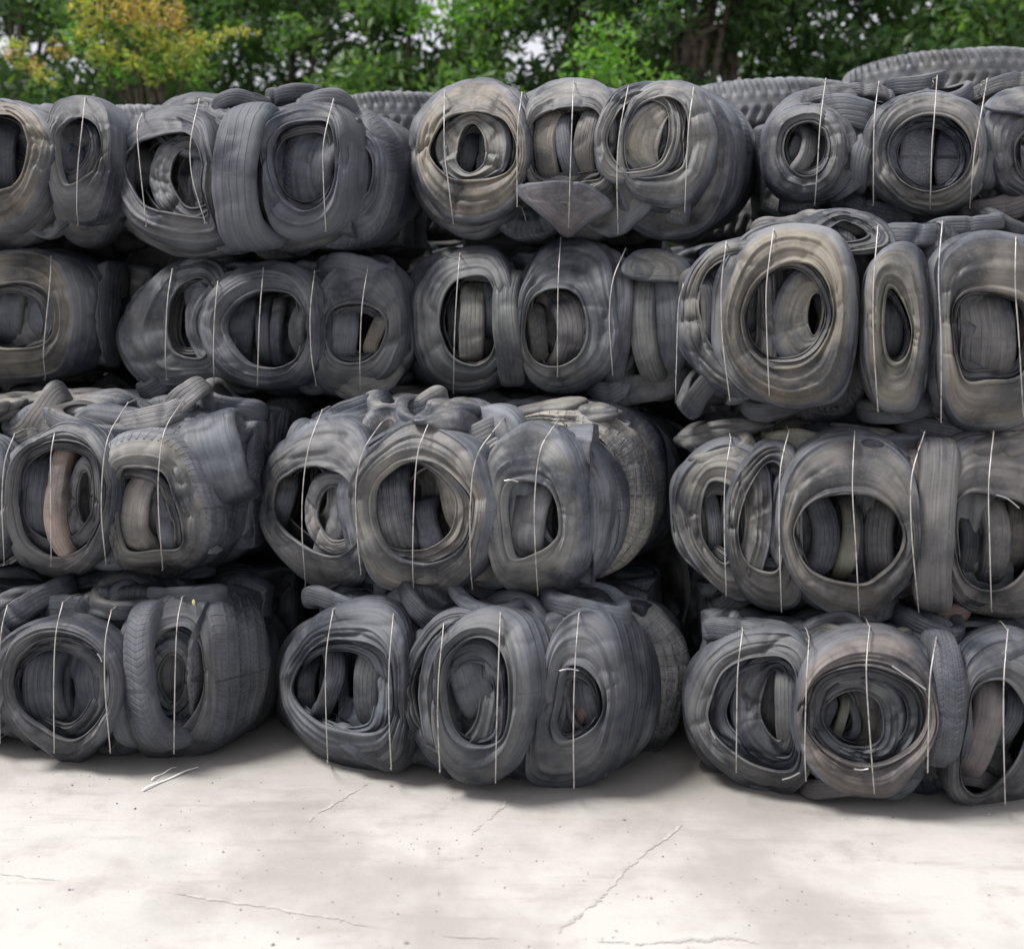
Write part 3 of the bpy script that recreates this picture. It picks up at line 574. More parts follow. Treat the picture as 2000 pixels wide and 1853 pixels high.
# C1
b = Bale((-250, 778, 440, 1135), 4.42, 10, 1.3, 9, 'left bale of the third row, orange-brown strip upright inside its ringed hole', bx=.2, bz=.24, tm=(1.4,1.38,1.34))
b.T([(-200,950),(-180,870),(-110,840),(-20,862),(20,940),(18,1050),(-50,1122),(-150,1110)], [(-140,960),(-90,900),(-40,930),(-30,1010),(-70,1070),(-125,1040)], d=.02)
b.T([(4,960),(18,890),(68,848),(130,820),(190,855),(212,930),(212,1030),(182,1100),(122,1137),(52,1112),(15,1050)], [(24,965),(40,896),(90,866),(150,868),(186,900),(197,970),(187,1030),(152,1078),(100,1092),(46,1062),(28,1010)], d=-.04, w=.22)
b.E(62,980,66,200,2,.05,15); b.E(101,985,40,245,0,.0,0,(2.1,1.6,1.3),bend=.004,label='orange-brown weathered tyre strip standing upright in the hole'); b.T([(125,965),(140,910),(165,890),(190,930),(190,1020),(160,1065),(130,1040)], [(150,965),(158,925),(170,925),(175,965),(168,1020),(152,1010)], d=.05, w=.12)
b.T([(198,930),(212,855),(280,838),(345,862),(390,930),(412,1000),(402,1072),(362,1122),(292,1137),(225,1112),(203,1010)], [(222,930),(250,912),(310,925),(336,980),(349,1030),(345,1072),(300,1078),(240,1078),(222,1010)], d=-.01, tint=(1.25,1.22,1.12), kind='block', w=.2)
b.flank(350, 965, 165, [(455, .10), (490, .22), (520, .36), (548, .52), (575, .72), (600, .95)])
b.E(262,1000,58,190,5,.04,0,(1.75,1.6,1.35),bend=.03); b.E(318,1010,34,170,-2,.07,0); b.E(232,990,26,150,0,.1,0,DARK)
b.E(418,900,110,200,-16,.02,14,BLUE,N=120,bend=.01,amp=.014)
b.E(260,815,46,170,80,.06,tint=PALE); b.E(130,835,34,160,100,.0,tint=GREY); b.E(330,800,50,140,40,.08,tint=PALE); b.E(40,830,50,140,60,.08,tint=PALE); b.E(420,800,50,140,110,.12,tint=GREY); b.E(300,1120,36,180,88,.04,tint=DARK)
b.fr = .9; b.fill(layers=(.2,.38,.56,.74,.92,1.1), topc=8)
for q in ([(28,850),(10,900),(4,980),(8,1090)], [(106,850),(100,885),(99,930),(100,1090)], [(248,790),(215,845),(202,905),(198,1000),(206,1090)], [(356,785),(322,840),(310,920),(310,1000),(317,1100)]): b.wire(q)
# C2
b = Bale((500, 782, 1225, 1178), 4.2, 13, 1.35, 10, 'middle bale of the third row, eight-sided central tyre, coarse pale tread down right flank', bx=.2, bz=.20, tm=(1.5,1.48,1.42))
b.T([(498,970),(513,900),(560,848),(622,818),(692,828),(722,900),(722,1040),(702,1142),(640,1157),(568,1122),(513,1052)], [(530,970),(550,930),(600,914),(662,930),(692,980),(692,1052),(650,1087),(590,1067),(540,1022)], d=.0)
b.T([(588,1000),(610,935),(660,922),(702,960),(704,1050),(660,1088),(608,1062)], [(618,1000),(640,955),(682,968),(682,1042),(650,1058),(625,1032)], d=.06, w=.12, tint=(1.15,1.1,1.05))
b.E(555,985,46,140,6,.09,20,DARK); b.E(655,1005,34,100,3,.14)
b.T([(673,970),(693,902),(738,850),(800,815),(862,828),(922,868),(976,938),(988,1000),(962,1062),(922,1122),(872,1168),(850,1184),(780,1166),(720,1142),(688,1062)], [(717,985),(730,940),(780,904),(840,904),(890,940),(916,985),(905,1052),(870,1087),(820,1102),(760,1087),(725,1042)], d=-.06, tint=(1.22,1.16,1.06), w=.24, sq=.45, dent=.6, N=200)
b.E(768,1000,84,200,-4,.02,10,(1.1,1.08,1.1)); b.E(868,975,62,170,-20,.03,-20,(1.6,1.4,1.15),amp=.016); b.E(835,1040,50,130,-16,.07); b.E(895,1010,36,130,0,.08,-20)
b.T([(938,960),(945,870),(1030,818),(1112,848),(1172,920),(1202,1000),(1192,1082),(1132,1152),(1060,1178),(990,1166),(940,1090)], [(975,1010),(985,946),(1030,938),(1066,955),(1083,1000),(1079,1050),(1040,1082),(987,1092)], d=-.01, w=.24, sq=.45, tint=(1.2,1.2,1.15), dent=.4, N=180)
b.flank(1070, 1000, 168, [(1195, .06), (1218, .14)])
b.T(EL(1110,965,166,168), EL(1078,965,134,138), .24, .12, (4,0), tint=(1.9,1.8,1.6), kind='chunk', N=220, dent=.6, amp=.016, halo=False, inner=False, label='coarse dusty block tread curving down the right flank')
b.flank(1150, 945, 160, [(1300, .38), (1330, .52), (1358, .7), (1380, .9), (1394, 1.1)])
b.E(1022,1015,74,160,0,.05,-5,(1.05,1.05,1.1)); b.E(1070,1015,30,120,0,.09,0,DARK)
b.E(770,800,56,170,84,.08,tint=PALE); b.E(900,850,44,150,70,.03,tint=GREY); b.E(660,815,50,170,60,.10,tint=BLUE); b.E(820,830,40,130,100,.02); b.E(640,1140,34,150,86,.05,tint=DARK)
b.E(850,1130,30,180,86,-.05,tint=(1.2,1.1,1.0)); b.E(560,880,44,130,35,.07)
b.fr = .9; b.fill(layers=(.2,.38,.56,.74,.92,1.12), topc=8)
for q in ([(628,805),(604,870),(592,950),(590,1040),(596,1130)], [(742,830),(710,880),(695,950),(698,1050),(704,1110)], [(836,830),(815,890),(808,1000),(806,1100),(808,1150)], [(978,825),(932,890),(919,980),(919,1100),(922,1140)], [(1084,830),(1055,880),(1044,980),(1046,1080),(1050,1150)]): b.wire(q)
b.bead([(985,939),(998,937),(1012,941)], -.035, .003)
# C3
b = Bale((1315, 832, 2105, 1222), 4.08, 8, 1.3, 11, 'right bale of the third row, a wide round hole amid narrower upright rings', bx=.2, bz=.16, tm=(1.2,1.16,1.08))
b.T([(1314,990),(1333,920),(1388,868),(1442,858),(1502,900),(1512,1000),(1502,1100),(1462,1182),(1400,1152),(1338,1082)], [(1370,990),(1385,945),(1420,945),(1450,980),(1450,1060),(1420,1102),(1390,1082),(1372,1042)], d=.02, tint=(1.15,1.12,1.05))
b.E(1398,1020,34,150,-4,.08,20); b.E(1432,1000,30,130,0,.1,0,(1.2,1.05,1.0)); b.E(1415,895,34,130,68,.0,tint=PALE)
b.T([(1416,1010),(1438,920),(1490,868),(1552,878),(1572,960),(1572,1080),(1562,1182),(1500,1197),(1438,1142)], [(1442,1040),(1460,962),(1500,905),(1532,930),(1532,1052),(1520,1117),(1462,1102)], d=-.0, tint=(1.1,1.08,1.05))
b.E(1500,1010,44,170,4,.10,20,DARK); b.E(1490,1090,36,120,80,.07)
b.T([(1522,1010),(1543,920),(1600,858),(1680,838),(1752,868),(1792,940),(1802,1040),(1782,1132),(1732,1190),(1700,1218),(1620,1203),(1560,1152),(1528,1082)], [(1555,1050),(1572,1000),(1620,970),(1690,968),(1746,1000),(1769,1050),(1750,1102),(1700,1142),(1640,1140),(1585,1112)], d=-.06, w=.24, N=190, dent=.6, tint=(1.1,1.06,1.0))
b.E(1612,1055,58,180,3,.04,20,GREY); b.E(1654,1055,36,180,0,.04,0,(1.3,1.3,1.0)); b.E(1715,1058,56,170,-3,.05,-20,(1.15,1.12,1.1)); b.E(1682,1055,24,160,0,.09,0,DARK)
b.E(1800,1030,26,300,2,.0,0,(1.4,1.15,1.1)); b.E(1836,1035,76,350,0,-.05,-6,(1.0,.98,.98),'rib',N=130)
b.T([(1840,960),(1868,870),(1950,848),(2060,878),(2112,980),(2102,1120),(2020,1203),(1920,1205),(1855,1150)], [(1865,1010),(1890,967),(1950,965),(2010,990),(2022,1080),(1980,1142),(1920,1152),(1876,1112)], d=.0, N=180, tint=(1.12,1.08,1.05))
b.E(1900,1060,44,170,0,.09,20,DARK); b.E(1945,1060,56,190,3,.05,0,(1.2,1.15,1.05)); b.E(1995,1050,44,160,0,.08,0,TAN)
b.E(1850,1195,44,120,88,-.02,tint=RUST,label='rust-stained fold of rubber at the bale foot'); b.E(1700,1195,36,130,95,-.04); b.E(1480,1180,40,170,70,.05,tint=DARK); b.E(1970,1180,34,160,84,-.0,tint=(1.3,1.2,1.0))
b.E(1560,858,44,120,80,.02,tint=(1.25,1.25,1.0)); b.E(1700,850,40,140,98,.04,tint=(1.2,1.15,1.05)); b.E(1850,850,44,150,84,.05); b.E(1960,855,34,130,96,.03)
b.E(1730,900,34,120,100,-.03); b.E(1620,890,34,110,70,-.02)
b.fl = .84; b.fr = .9; b.fill(layers=(.2,.38,.56,.74,.92,1.1), topc=6)
for q in ([(1427,860),(1416,940),(1415,1040),(1418,1150)], [(1540,845),(1524,920),(1522,1040),(1526,1180)], [(1669,850),(1665,950),(1671,1060),(1678,1195)], [(1804,850),(1781,930),(1780,1030),(1793,1180)], [(1940,850),(1931,950),(1933,1060),(1936,1180)]): b.wire(q)
b.bead([(1945,966),(1968,974),(1990,992)], -.04, .003)
# D1
b = Bale((-230, 1145, 430, 1490), 4.36, 10, 1.3, 12, 'left bale on the ground, a slanted slab of tread between its two holes', zb=0, bx=.2, bz=.17, tm=(.97,.98,1.0))
b.T([(-2,1330),(8,1262),(58,1220),(130,1214),(192,1250),(228,1312),(226,1382),(192,1452),(140,1497),(80,1472),(18,1412)], [(12,1332),(35,1282),(90,1250),(150,1255),(195,1290),(206,1350),(190,1402),(150,1442),(110,1443),(50,1407),(20,1372)], d=-.05, tint=(1.08,1.06,1.05))
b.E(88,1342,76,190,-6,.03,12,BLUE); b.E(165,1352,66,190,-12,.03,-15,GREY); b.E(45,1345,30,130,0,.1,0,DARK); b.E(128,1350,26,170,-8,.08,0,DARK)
b.E(255,1345,74,300,-10,-.03,-20,BLUE,'block',N=120); b.E(222,1370,40,230,-6,.0)
b.T([(225,1330),(235,1235),(280,1175),(345,1148),(425,1160),(475,1222),(495,1312),(475,1402),(412,1472),(330,1488),(255,1472)], [(262,1320),(290,1245),(350,1225),(384,1270),(390,1342),(362,1402),(312,1442),(280,1395)], d=.02, w=.24, sq=.35, kind='block', dent=.6)
b.T([(280,1315),(300,1262),(345,1248),(376,1290),(372,1362),(332,1400),(296,1372)], [(306,1320),(325,1282),(350,1292),(352,1342),(328,1368)], d=.07, w=.12)
b.flank(380, 1315, 160, [(495, .12), (520, .26), (545, .42), (565, .6), (585, .85)])
b.E(330,1425,34,120,80,.05); b.E(330,1325,28,90,3,.16)
b.T([(-230,1330),(-210,1230),(-130,1180),(-40,1210),(5,1300),(0,1400),(-60,1470),(-170,1460)], [(-150,1330),(-110,1260),(-60,1300),(-60,1390),(-120,1410)], d=.02)
b.E(130,1185,50,190,86,.05,tint=BLUE); b.E(200,1195,34,120,120,.02); b.E(30,1190,44,150,70,.05); b.E(330,1180,40,160,90,.03,tint=BLUE); b.E(330,1478,26,170,90,.03)
b.fr = .9; b.fill(layers=(.2,.38,.56,.74,.92,1.1))
for q in ([(14,1185),(4,1225),(-2,1300),(0,1440)], [(122,1180),(109,1240),(105,1340),(106,1460)], [(217,1195),(206,1250),(205,1340),(215,1460)], [(355,1170),(346,1220),(342,1320),(340,1460)]): b.wire(q)
b.bead([(190,1276),(196,1284),(199,1292)], -.07, .003)
# D2
b = Bale((537, 1165, 1262, 1540), 4.09, 13, 1.3, 13, 'middle bale on the ground, chewed pale tread edge down its right flank', zb=0, bx=.2, bz=.17, tm=(1.0,1.02,1.05))
b.T([(536,1350),(553,1270),(600,1210),(680,1180),(762,1190),(792,1260),(792,1400),(772,1492),(700,1512),(620,1482),(558,1422)], [(568,1350),(590,1290),(640,1255),(722,1262),(757,1300),(762,1400),(732,1437),(660,1432),(600,1402)], d=.0, tint=(1.0,1.02,1.05))
b.E(605,1345,40,150,4,.10,20,DARK); b.E(640,1350,44,170,6,.08,20); b.E(708,1350,60,190,-2,.06,-10,(1.3,1.28,1.1)); b.E(748,1350,30,150,0,.09,0,BLUE)
b.T([(780,1340),(798,1260),(850,1205),(930,1190),(985,1240),(980,1400),(940,1490),(850,1500),(800,1430)], [(805,1345),(830,1270),(880,1230),(930,1260),(930,1400),(880,1450),(830,1430)], d=.02, tint=(1.1,1.1,1.05))
b.T([(832,1345),(846,1260),(890,1205),(955,1185),(1032,1208),(1084,1280),(1094,1352),(1064,1432),(1005,1495),(950,1542),(885,1535),(850,1485),(835,1420)], [(852,1345),(866,1285),(910,1250),(960,1260),(985,1310),(987,1402),(970,1452),(910,1462),(868,1422)], d=-.06, w=.25, sq=.5, tint=(1.08,1.08,1.05), dent=.6, N=190)
b.E(925,1325,88,190,-24,.02,10,(1.05,1.1,1.15)); b.E(930,1425,56,120,-70,.04,tint=BLUE); b.E(880,1400,34,100,0,.09,0,DARK); b.E(965,1420,30,120,-10,.06)
b.T([(1040,1340),(1078,1220),(1150,1180),(1232,1228),(1270,1330),(1254,1422),(1202,1502),(1122,1547),(1030,1537),(1015,1480)], [(1085,1372),(1095,1310),(1130,1308),(1162,1340),(1172,1392),(1142,1432),(1092,1452),(1072,1422)], d=.01, w=.24, sq=.4, tint=(1.02,1.02,1.02), dent=.5, N=180)
b.flank(1120, 1362, 168, [(1255, .08), (1282, .17)])
b.T(EL(1180,1338,160,170), EL(1150,1338,118,135), .28, .12, (4,0), tint=(2.0,1.95,1.8), kind='chunk', N=220, dent=.9, amp=.022, halo=False, inner=False, label='chewed pale tread edge hanging down the right flank')
b.flank(1190, 1325, 158, [(1340, .42), (1352, .6), (1358, .85)])
b.E(1130,1370,60,130,-6,.10,-10,GREY); b.E(1140,1412,24,90,60,.05,tint=RUST); b.E(1100,1370,34,110,0,.14,0,DARK)
b.E(650,1190,40,170,84,.04,tint=BLUE); b.E(810,1195,40,120,110,.03); b.E(1130,1200,44,170,86,.03,tint=BLUE); b.E(930,1192,30,150,95,-.0,tint=BLUE); b.E(700,1480,44,170,94,-.01); b.E(800,1500,40,150,84,.04,tint=DARK); b.E(920,1515,34,120,90,-.05)
b.fr = .9; b.fill(layers=(.2,.38,.56,.74,.92,1.1))
for q in ([(650,1195),(638,1270),(636,1360),(640,1480)], [(768,1205),(760,1300),(760,1400),(764,1495)], [(866,1225),(857,1320),(855,1400),(859,1500)], [(977,1205),(973,1320),(970,1420),(968,1520)], [(1130,1205),(1123,1300),(1120,1420),(1121,1530)]): b.wire(q)
b.bead([(1092,1310),(1110,1306),(1130,1309)], -.035, .003)
# D3
b = Bale((1338, 1212, 2115, 1575), 3.94, 8, 1.3, 14, 'right bale on the ground, brownish ring around a second ring, bright bare steel', zb=0, bx=.2, bz=.17, tm=(1.02,1.03,1.02))
b.T([(1338,1390),(1358,1310),(1420,1248),(1500,1228),(1572,1250),(1602,1330),(1592,1452),(1572,1542),(1500,1557),(1430,1532),(1368,1472)], [(1385,1382),(1410,1320),(1460,1290),(1532,1290),(1562,1350),(1562,1452),(1547,1512),(1480,1502),(1420,1462),(1390,1422)], d=.0, N=180)
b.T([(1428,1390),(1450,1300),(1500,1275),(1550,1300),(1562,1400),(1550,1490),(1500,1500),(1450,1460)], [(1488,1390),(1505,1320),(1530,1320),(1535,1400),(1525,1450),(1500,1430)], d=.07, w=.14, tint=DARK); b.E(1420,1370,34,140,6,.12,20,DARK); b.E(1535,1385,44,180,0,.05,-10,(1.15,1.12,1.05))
b.T([(1556,1395),(1573,1300),(1630,1245),(1720,1233),(1792,1263),(1830,1330),(1838,1422),(1802,1502),(1742,1562),(1650,1562),(1590,1512),(1562,1452)], [(1572,1400),(1592,1332),(1650,1305),(1720,1305),(1790,1340),(1813,1400),(1790,1462),(1730,1497),(1660,1492),(1600,1452)], d=-.05, w=.24, tint=(1.4,1.2,1.08), N=190)
b.T([(1574,1400),(1594,1345),(1650,1318),(1740,1330),(1775,1390),(1755,1465),(1690,1492),(1610,1462)], [(1602,1402),(1630,1365),(1680,1353),(1722,1380),(1724,1442),(1690,1462),(1640,1452)], d=.02, w=.13, tint=(1.0,1.0,1.0))
b.E(1645,1410,22,100,0,.10,0,(1.3,1.3,1.0)); b.E(1665,1410,18,100,0,.10); b.E(1620,1405,22,90,0,.12); b.E(1745,1405,34,160,-16,.05,0,BLUE); b.E(1780,1405,36,140,-6,.06,-20); b.E(1700,1410,26,90,0,.13,0,DARK)
b.E(1845,1390,62,270,1,-.04,-8,(1.05,1.05,1.02),'block',N=120); b.E(1885,1400,30,240,0,.02)
b.T([(1862,1420),(1872,1320),(1912,1258),(1992,1238),(2092,1288),(2122,1400),(2082,1532),(1980,1580),(1890,1580),(1850,1535)], [(1892,1410),(1910,1340),(1970,1330),(2012,1400),(1992,1482),(1922,1552),(1882,1532),(1880,1470)], d=.0, N=180)
b.E(1925,1435,60,230,14,.04,0,(1.35,1.15,1.08)); b.E(1975,1400,44,160,8,.07); b.E(1900,1350,30,100,20,.1)
b.E(1950,1290,30,150,80,.0); b.E(1955,1318,26,140,78,.03,tint=DARK); b.E(1480,1255,40,200,86,.03); b.E(1400,1262,44,120,50,.06,tint=BLUE); b.E(1710,1250,34,170,92,.0,tint=(1.2,1.15,1.0)); b.E(1830,1240,40,130,98,.04)
b.E(1500,1538,34,170,94,.02,tint=DARK); b.E(1660,1545,36,160,92,-.03,tint=(1.25,1.05,1.0)); b.E(1770,1540,34,120,84,-.0); b.E(1900,1560,34,130,92,-.0)
b.fl = .84; b.fr = .9; b.fill(layers=(.2,.38,.56,.74,.92,1.1))
for q in ([(1450,1235),(1441,1310),(1439,1400),(1438,1500)], [(1580,1250),(1575,1340),(1572,1460),(1574,1520)], [(1698,1228),(1692,1310),(1698,1420),(1707,1540)], [(1828,1250),(1817,1320),(1814,1400),(1812,1500)], [(1968,1235),(1961,1320),(1960,1420),(1963,1560)]): b.wire(q)
b.bead([(1742,1300),(1775,1322),(1808,1346)], -.06, .0035); b.bead([(1528,1522),(1545,1517),(1562,1508)], -.05, .003); b.bead([(1388,1425),(1392,1433),(1397,1442)], -.02, .003)
b.bead([(1668,1501),(1682,1503),(1696,1501)], -.07, .003)

# ------------------------------------------------------------------ the rear row, glimpsed through the gaps
proto = Bale((700, 600, 1300, 900), 5.8, 0, 1.1, 31, 'dark bale of the rear row, glimpsed through the gaps between the front bales')
proto.hw, proto.hh, proto.H, proto.cx = .84, .43, .86, 0
proto.fill(layers=(.05, .4, .8), n=4, N=64)
proto.root['group'] = 'rear row of tyre bales behind the wall'
rs = np.random.RandomState(8); kids = list(proto.root.children); first = True
for X in (-3.4, -2.1, -.8, .5, 1.8, 3.1):
    for lv in range(3):
        if first: r = proto.root; first = False
        else:
            r = proto.root.copy(); C.objects.link(r)
            for k_ in kids:
                c_ = k_.copy(); C.objects.link(c_); c_.parent = r
        r.location = (X + rs.uniform(-.05, .05) + .2 * (lv % 2), 5.75 + rs.uniform(0, .05), .755 * lv - .04); r.rotation_euler = (0, 0, math.radians(-3))
# ------------------------------------------------------------------ stacks of truck tyres behind the wall
def truck_mesh(R, Wd, seed):
    N, M = 57 * 10, 60
    ctl = [(.60, -.5), (.58, -.36), (.63, -.47), (.75, -.52), (.88, -.50), (.965, -.44), (.992, -.36), (1, -.2), (1.003, 0), (1, .2), (.992, .36), (.965, .44), (.88, .50), (.75, .52), (.63, .47), (.58, .36), (.60, .3),
           (.66, .40), (.8, .42), (.91, .34), (.925, 0), (.91, -.34), (.8, -.42), (.66, -.40)]
    pr = spline(ctl, M); r, z = pr[:, 0] * R, pr[:, 1] * Wd
    idx = np.arange(M) / M * len(ctl); on = np.clip((idx - 3.4) / .5, 0, 1) * np.clip((12.6 - idx) / .5, 0, 1)
    th = np.arange(N) * 2 * np.pi / N
    ph = (np.arange(N)[:, None] / N * 57 + .9 * np.abs(pr[None, :, 1]) * 2) % 1
    shoulder = np.clip((np.abs(pr[:, 1]) - .14) / .03, 0, 1)
    cut = np.clip((np.abs(ph - .5) - .24) / .04, 0, 1) * (on * shoulder)[None]
    gr = np.zeros(M)
    for q in (-.21, 0, .21): gr = np.maximum(gr, np.clip(1 - np.abs(pr[:, 1] - q + 0) / .03, 0, 1) * on)
    rr = r[None] - .020 * cut - .010 * gr[None]
    P = np.stack([np.cos(th)[:, None] * rr, np.sin(th)[:, None] * rr, z[None] + 0 * rr], -1)
    P = warp(P, .006, 4, seed)
    uu = np.repeat(np.arange(N) / N, M); vv = np.tile(np.interp(idx, [0, 4.2, 11.8, 16, 24], [0, T0 - .06, T0 - .03, .77, 1]), N)
    return P.reshape(-1, 3), quads(N, M), np.stack([uu, vv], 1)
STK = [('S', 330, 6.4, .56, 2.98, 'topmost truck tyre of the stack behind the gap right of the leftmost top bale'),
       ('R', 790, 6.3, .56, 3.03, 'topmost truck tyre of the stack showing left of the pale tan top-row bale'),
       ('Q', 1500, 6.3, .56, 3.11, 'topmost truck tyre of the stack showing between the two right-hand top-row bales'),
       ('P', 1850, 6.62, .61, 3.34, 'highest truck tyre in view, pale lugs, lying flat above the right-hand top bale')]
rs = np.random.RandomState(77)
for key, px, Yc, R_, zt, lab in STK:
    zb = 2.26; n = int(round((zt - zb) / .28)); hgt = (zt - zb) / n
    V, F, uv = truck_mesh(R_, hgt / 1.04, 3)
    first = None
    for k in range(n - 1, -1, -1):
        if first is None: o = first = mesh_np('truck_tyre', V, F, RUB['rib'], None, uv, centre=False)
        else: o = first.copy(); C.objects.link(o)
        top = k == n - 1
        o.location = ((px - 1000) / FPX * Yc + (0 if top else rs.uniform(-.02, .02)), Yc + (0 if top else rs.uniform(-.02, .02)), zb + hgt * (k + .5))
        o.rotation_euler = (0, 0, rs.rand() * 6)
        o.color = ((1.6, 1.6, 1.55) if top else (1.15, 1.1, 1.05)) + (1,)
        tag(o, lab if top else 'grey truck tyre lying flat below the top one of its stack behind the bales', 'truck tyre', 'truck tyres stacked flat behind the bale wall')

# ------------------------------------------------------------------ small things on the ground
def gpt(px, py, z=.006): x, y = gp(px, py); return (x, y, z)
def strip(pts, wd, th, mat, name, lab, cat, grp=None):
    P = np.array([gpt(*q) for q in pts]); T = P[-1] - P[0]; T /= np.linalg.norm(T); Nn = np.array([-T[1], T[0], 0])
    P = spline(P, 16, False); n = len(P); V = []
    for i, q in enumerate(P):
        q = q + Nn * .002 * math.sin(i * .5); h = .003 * math.sin(i * .7)
        V += [q - Nn * wd / 2 + (0, 0, h), q + Nn * wd / 2 + (0, 0, h), q + Nn * wd / 2 + (0, 0, h + th), q - Nn * wd / 2 + (0, 0, h + th)]
    o = mesh_np(name, V, np.concatenate([quads(n, 4)[:(n - 1) * 4], [[0, 1, 2, 3], [4 * n - 1, 4 * n - 2, 4 * n - 3, 4 * n - 4]]]), mat, smooth=False)
    tag(o, lab, cat, grp); return o
m, nt_, p = newmat('white_plastic'); p.inputs['Base Color'].default_value = (.82, .82, .80, 1); p.inputs['Roughness'].default_value = .4
strip([(278, 1546), (330, 1522), (388, 1500)], .008, .002, m, 'plastic_strap', 'longer white strap scrap on the ground in front of the leftmost ground-level bale', 'strap scrap', 'strap scraps on the concrete')
strip([(296, 1526), (320, 1511), (345, 1500)], .005, .002, m, 'plastic_strap', 'shorter thin white strap scrap just behind the longer one on the ground', 'strap scrap', 'strap scraps on the concrete')
m, nt_, p = newmat('pebble'); g = G(nt_); oi = g.n('ShaderNodeNewGeometry')
nt_.links.new(g.mix(oi.outputs['Random Per Island'], (.10, .085, .07, 1), (.42, .38, .33, 1)), p.inputs['Base Color']); p.inputs['Roughness'].default_value = .9
rs = np.random.RandomState(5); V = []; F = []
ico = np.array([(0, 0, 1), (.9, 0, .2), (.3, .85, .2), (-.7, .5, .2), (-.7, -.5, .2), (.3, -.85, .2), (0, 0, -.4)])
icf = [(0, 1, 2), (0, 2, 3), (0, 3, 4), (0, 4, 5), (0, 5, 1), (6, 2, 1), (6, 3, 2), (6, 4, 3), (6, 5, 4), (6, 1, 5)]
for i in range(560):
    if i < 500: px, py = rs.uniform(-150, 2150), rs.uniform(1500, 1900)
    else:
        c = [(60, 1540), (180, 1532), (900, 1650), (1250, 1755), (1700, 1600), (480, 1770), (1120, 1835), (760, 1632)][rs.randint(8)]; px, py = c[0] + rs.randn() * 70, c[1] + rs.randn() * 7
    x, y = gp(px, max(py, 1490)); s = rs.uniform(.0015, .0045) * (2.0 if rs.rand() < .05 else 1)
    V.append(ico * s * rs.uniform(.6, 1.4, (7, 1)) * [1, 1, .6] + (x, y, s * .2)); F.append(np.array(icf) + 7 * i)
tag(mesh_np('gravel', np.concatenate(V), np.concatenate(F), m, smooth=False), 'fine grit and rubber crumbs scattered on the concrete', 'grit', kind='stuff')
m, nt_, p = newmat('yellow_leaf'); p.inputs['Base Color'].default_value = (.45, .42, .12, 1)
x = (402 - 1000) / FPX * 4.42; z = EYE - (1156 - HOR) / FPX * 4.42
V = np.array([(0, 0, .022), (.010, -.004, .008), (.011, -.002, -.008), (0, .002, -.02), (-.010, -.004, -.006), (-.009, 0, .010), (0, -.007, 0)]) * .62 + (x, 4.25, z)
mesh_np('dry_leaf', V, np.array([(6, i, (i + 1) % 6) for i in range(6)]), m); tag(bpy.data.objects['dry_leaf'], 'tiny yellow leaf caught on top of the leftmost ground-level bale', 'leaf')

# ------------------------------------------------------------------ trees behind
def leaves(name, clumps, mat, parent, rs, size, per, droop=0.0):
    Q = []
    for (cx, cy, cz, r) in clumps:
        n = int(per * (r / .5) ** 2)
        d = rs.randn(n, 3); d /= np.linalg.norm(d, axis=1)[:, None]
        p = np.array([cx, cy, cz]) + d * (r * rs.rand(n, 1) ** .5) * np.array([1, 1, .75]); Q.append(p)
    P = np.concatenate(Q); n = len(P)
    a = rs.randn(n, 3); a[:, 2] -= droop; a /= np.linalg.norm(a, axis=1)[:, None]
    b_ = np.cross(a, rs.randn(n, 3)); b_ /= np.linalg.norm(b_, axis=1)[:, None]
    s = size * rs.uniform(.6, 1.3, (n, 1)); a, b_ = a * s, b_ * s * .38
    nrm = np.cross(a, b_); nrm /= np.linalg.norm(nrm, axis=1)[:, None]; fold = nrm * s * .12
    V = np.stack([P - a, P - a * .2 + b_ + fold, P + a, P - a * .2 - b_ + fold], 1).reshape(-1, 3)
    F = np.arange(n * 4).reshape(-1, 4)
    return mesh_np(name, V, F, mat, parent, smooth=False, centre=False)

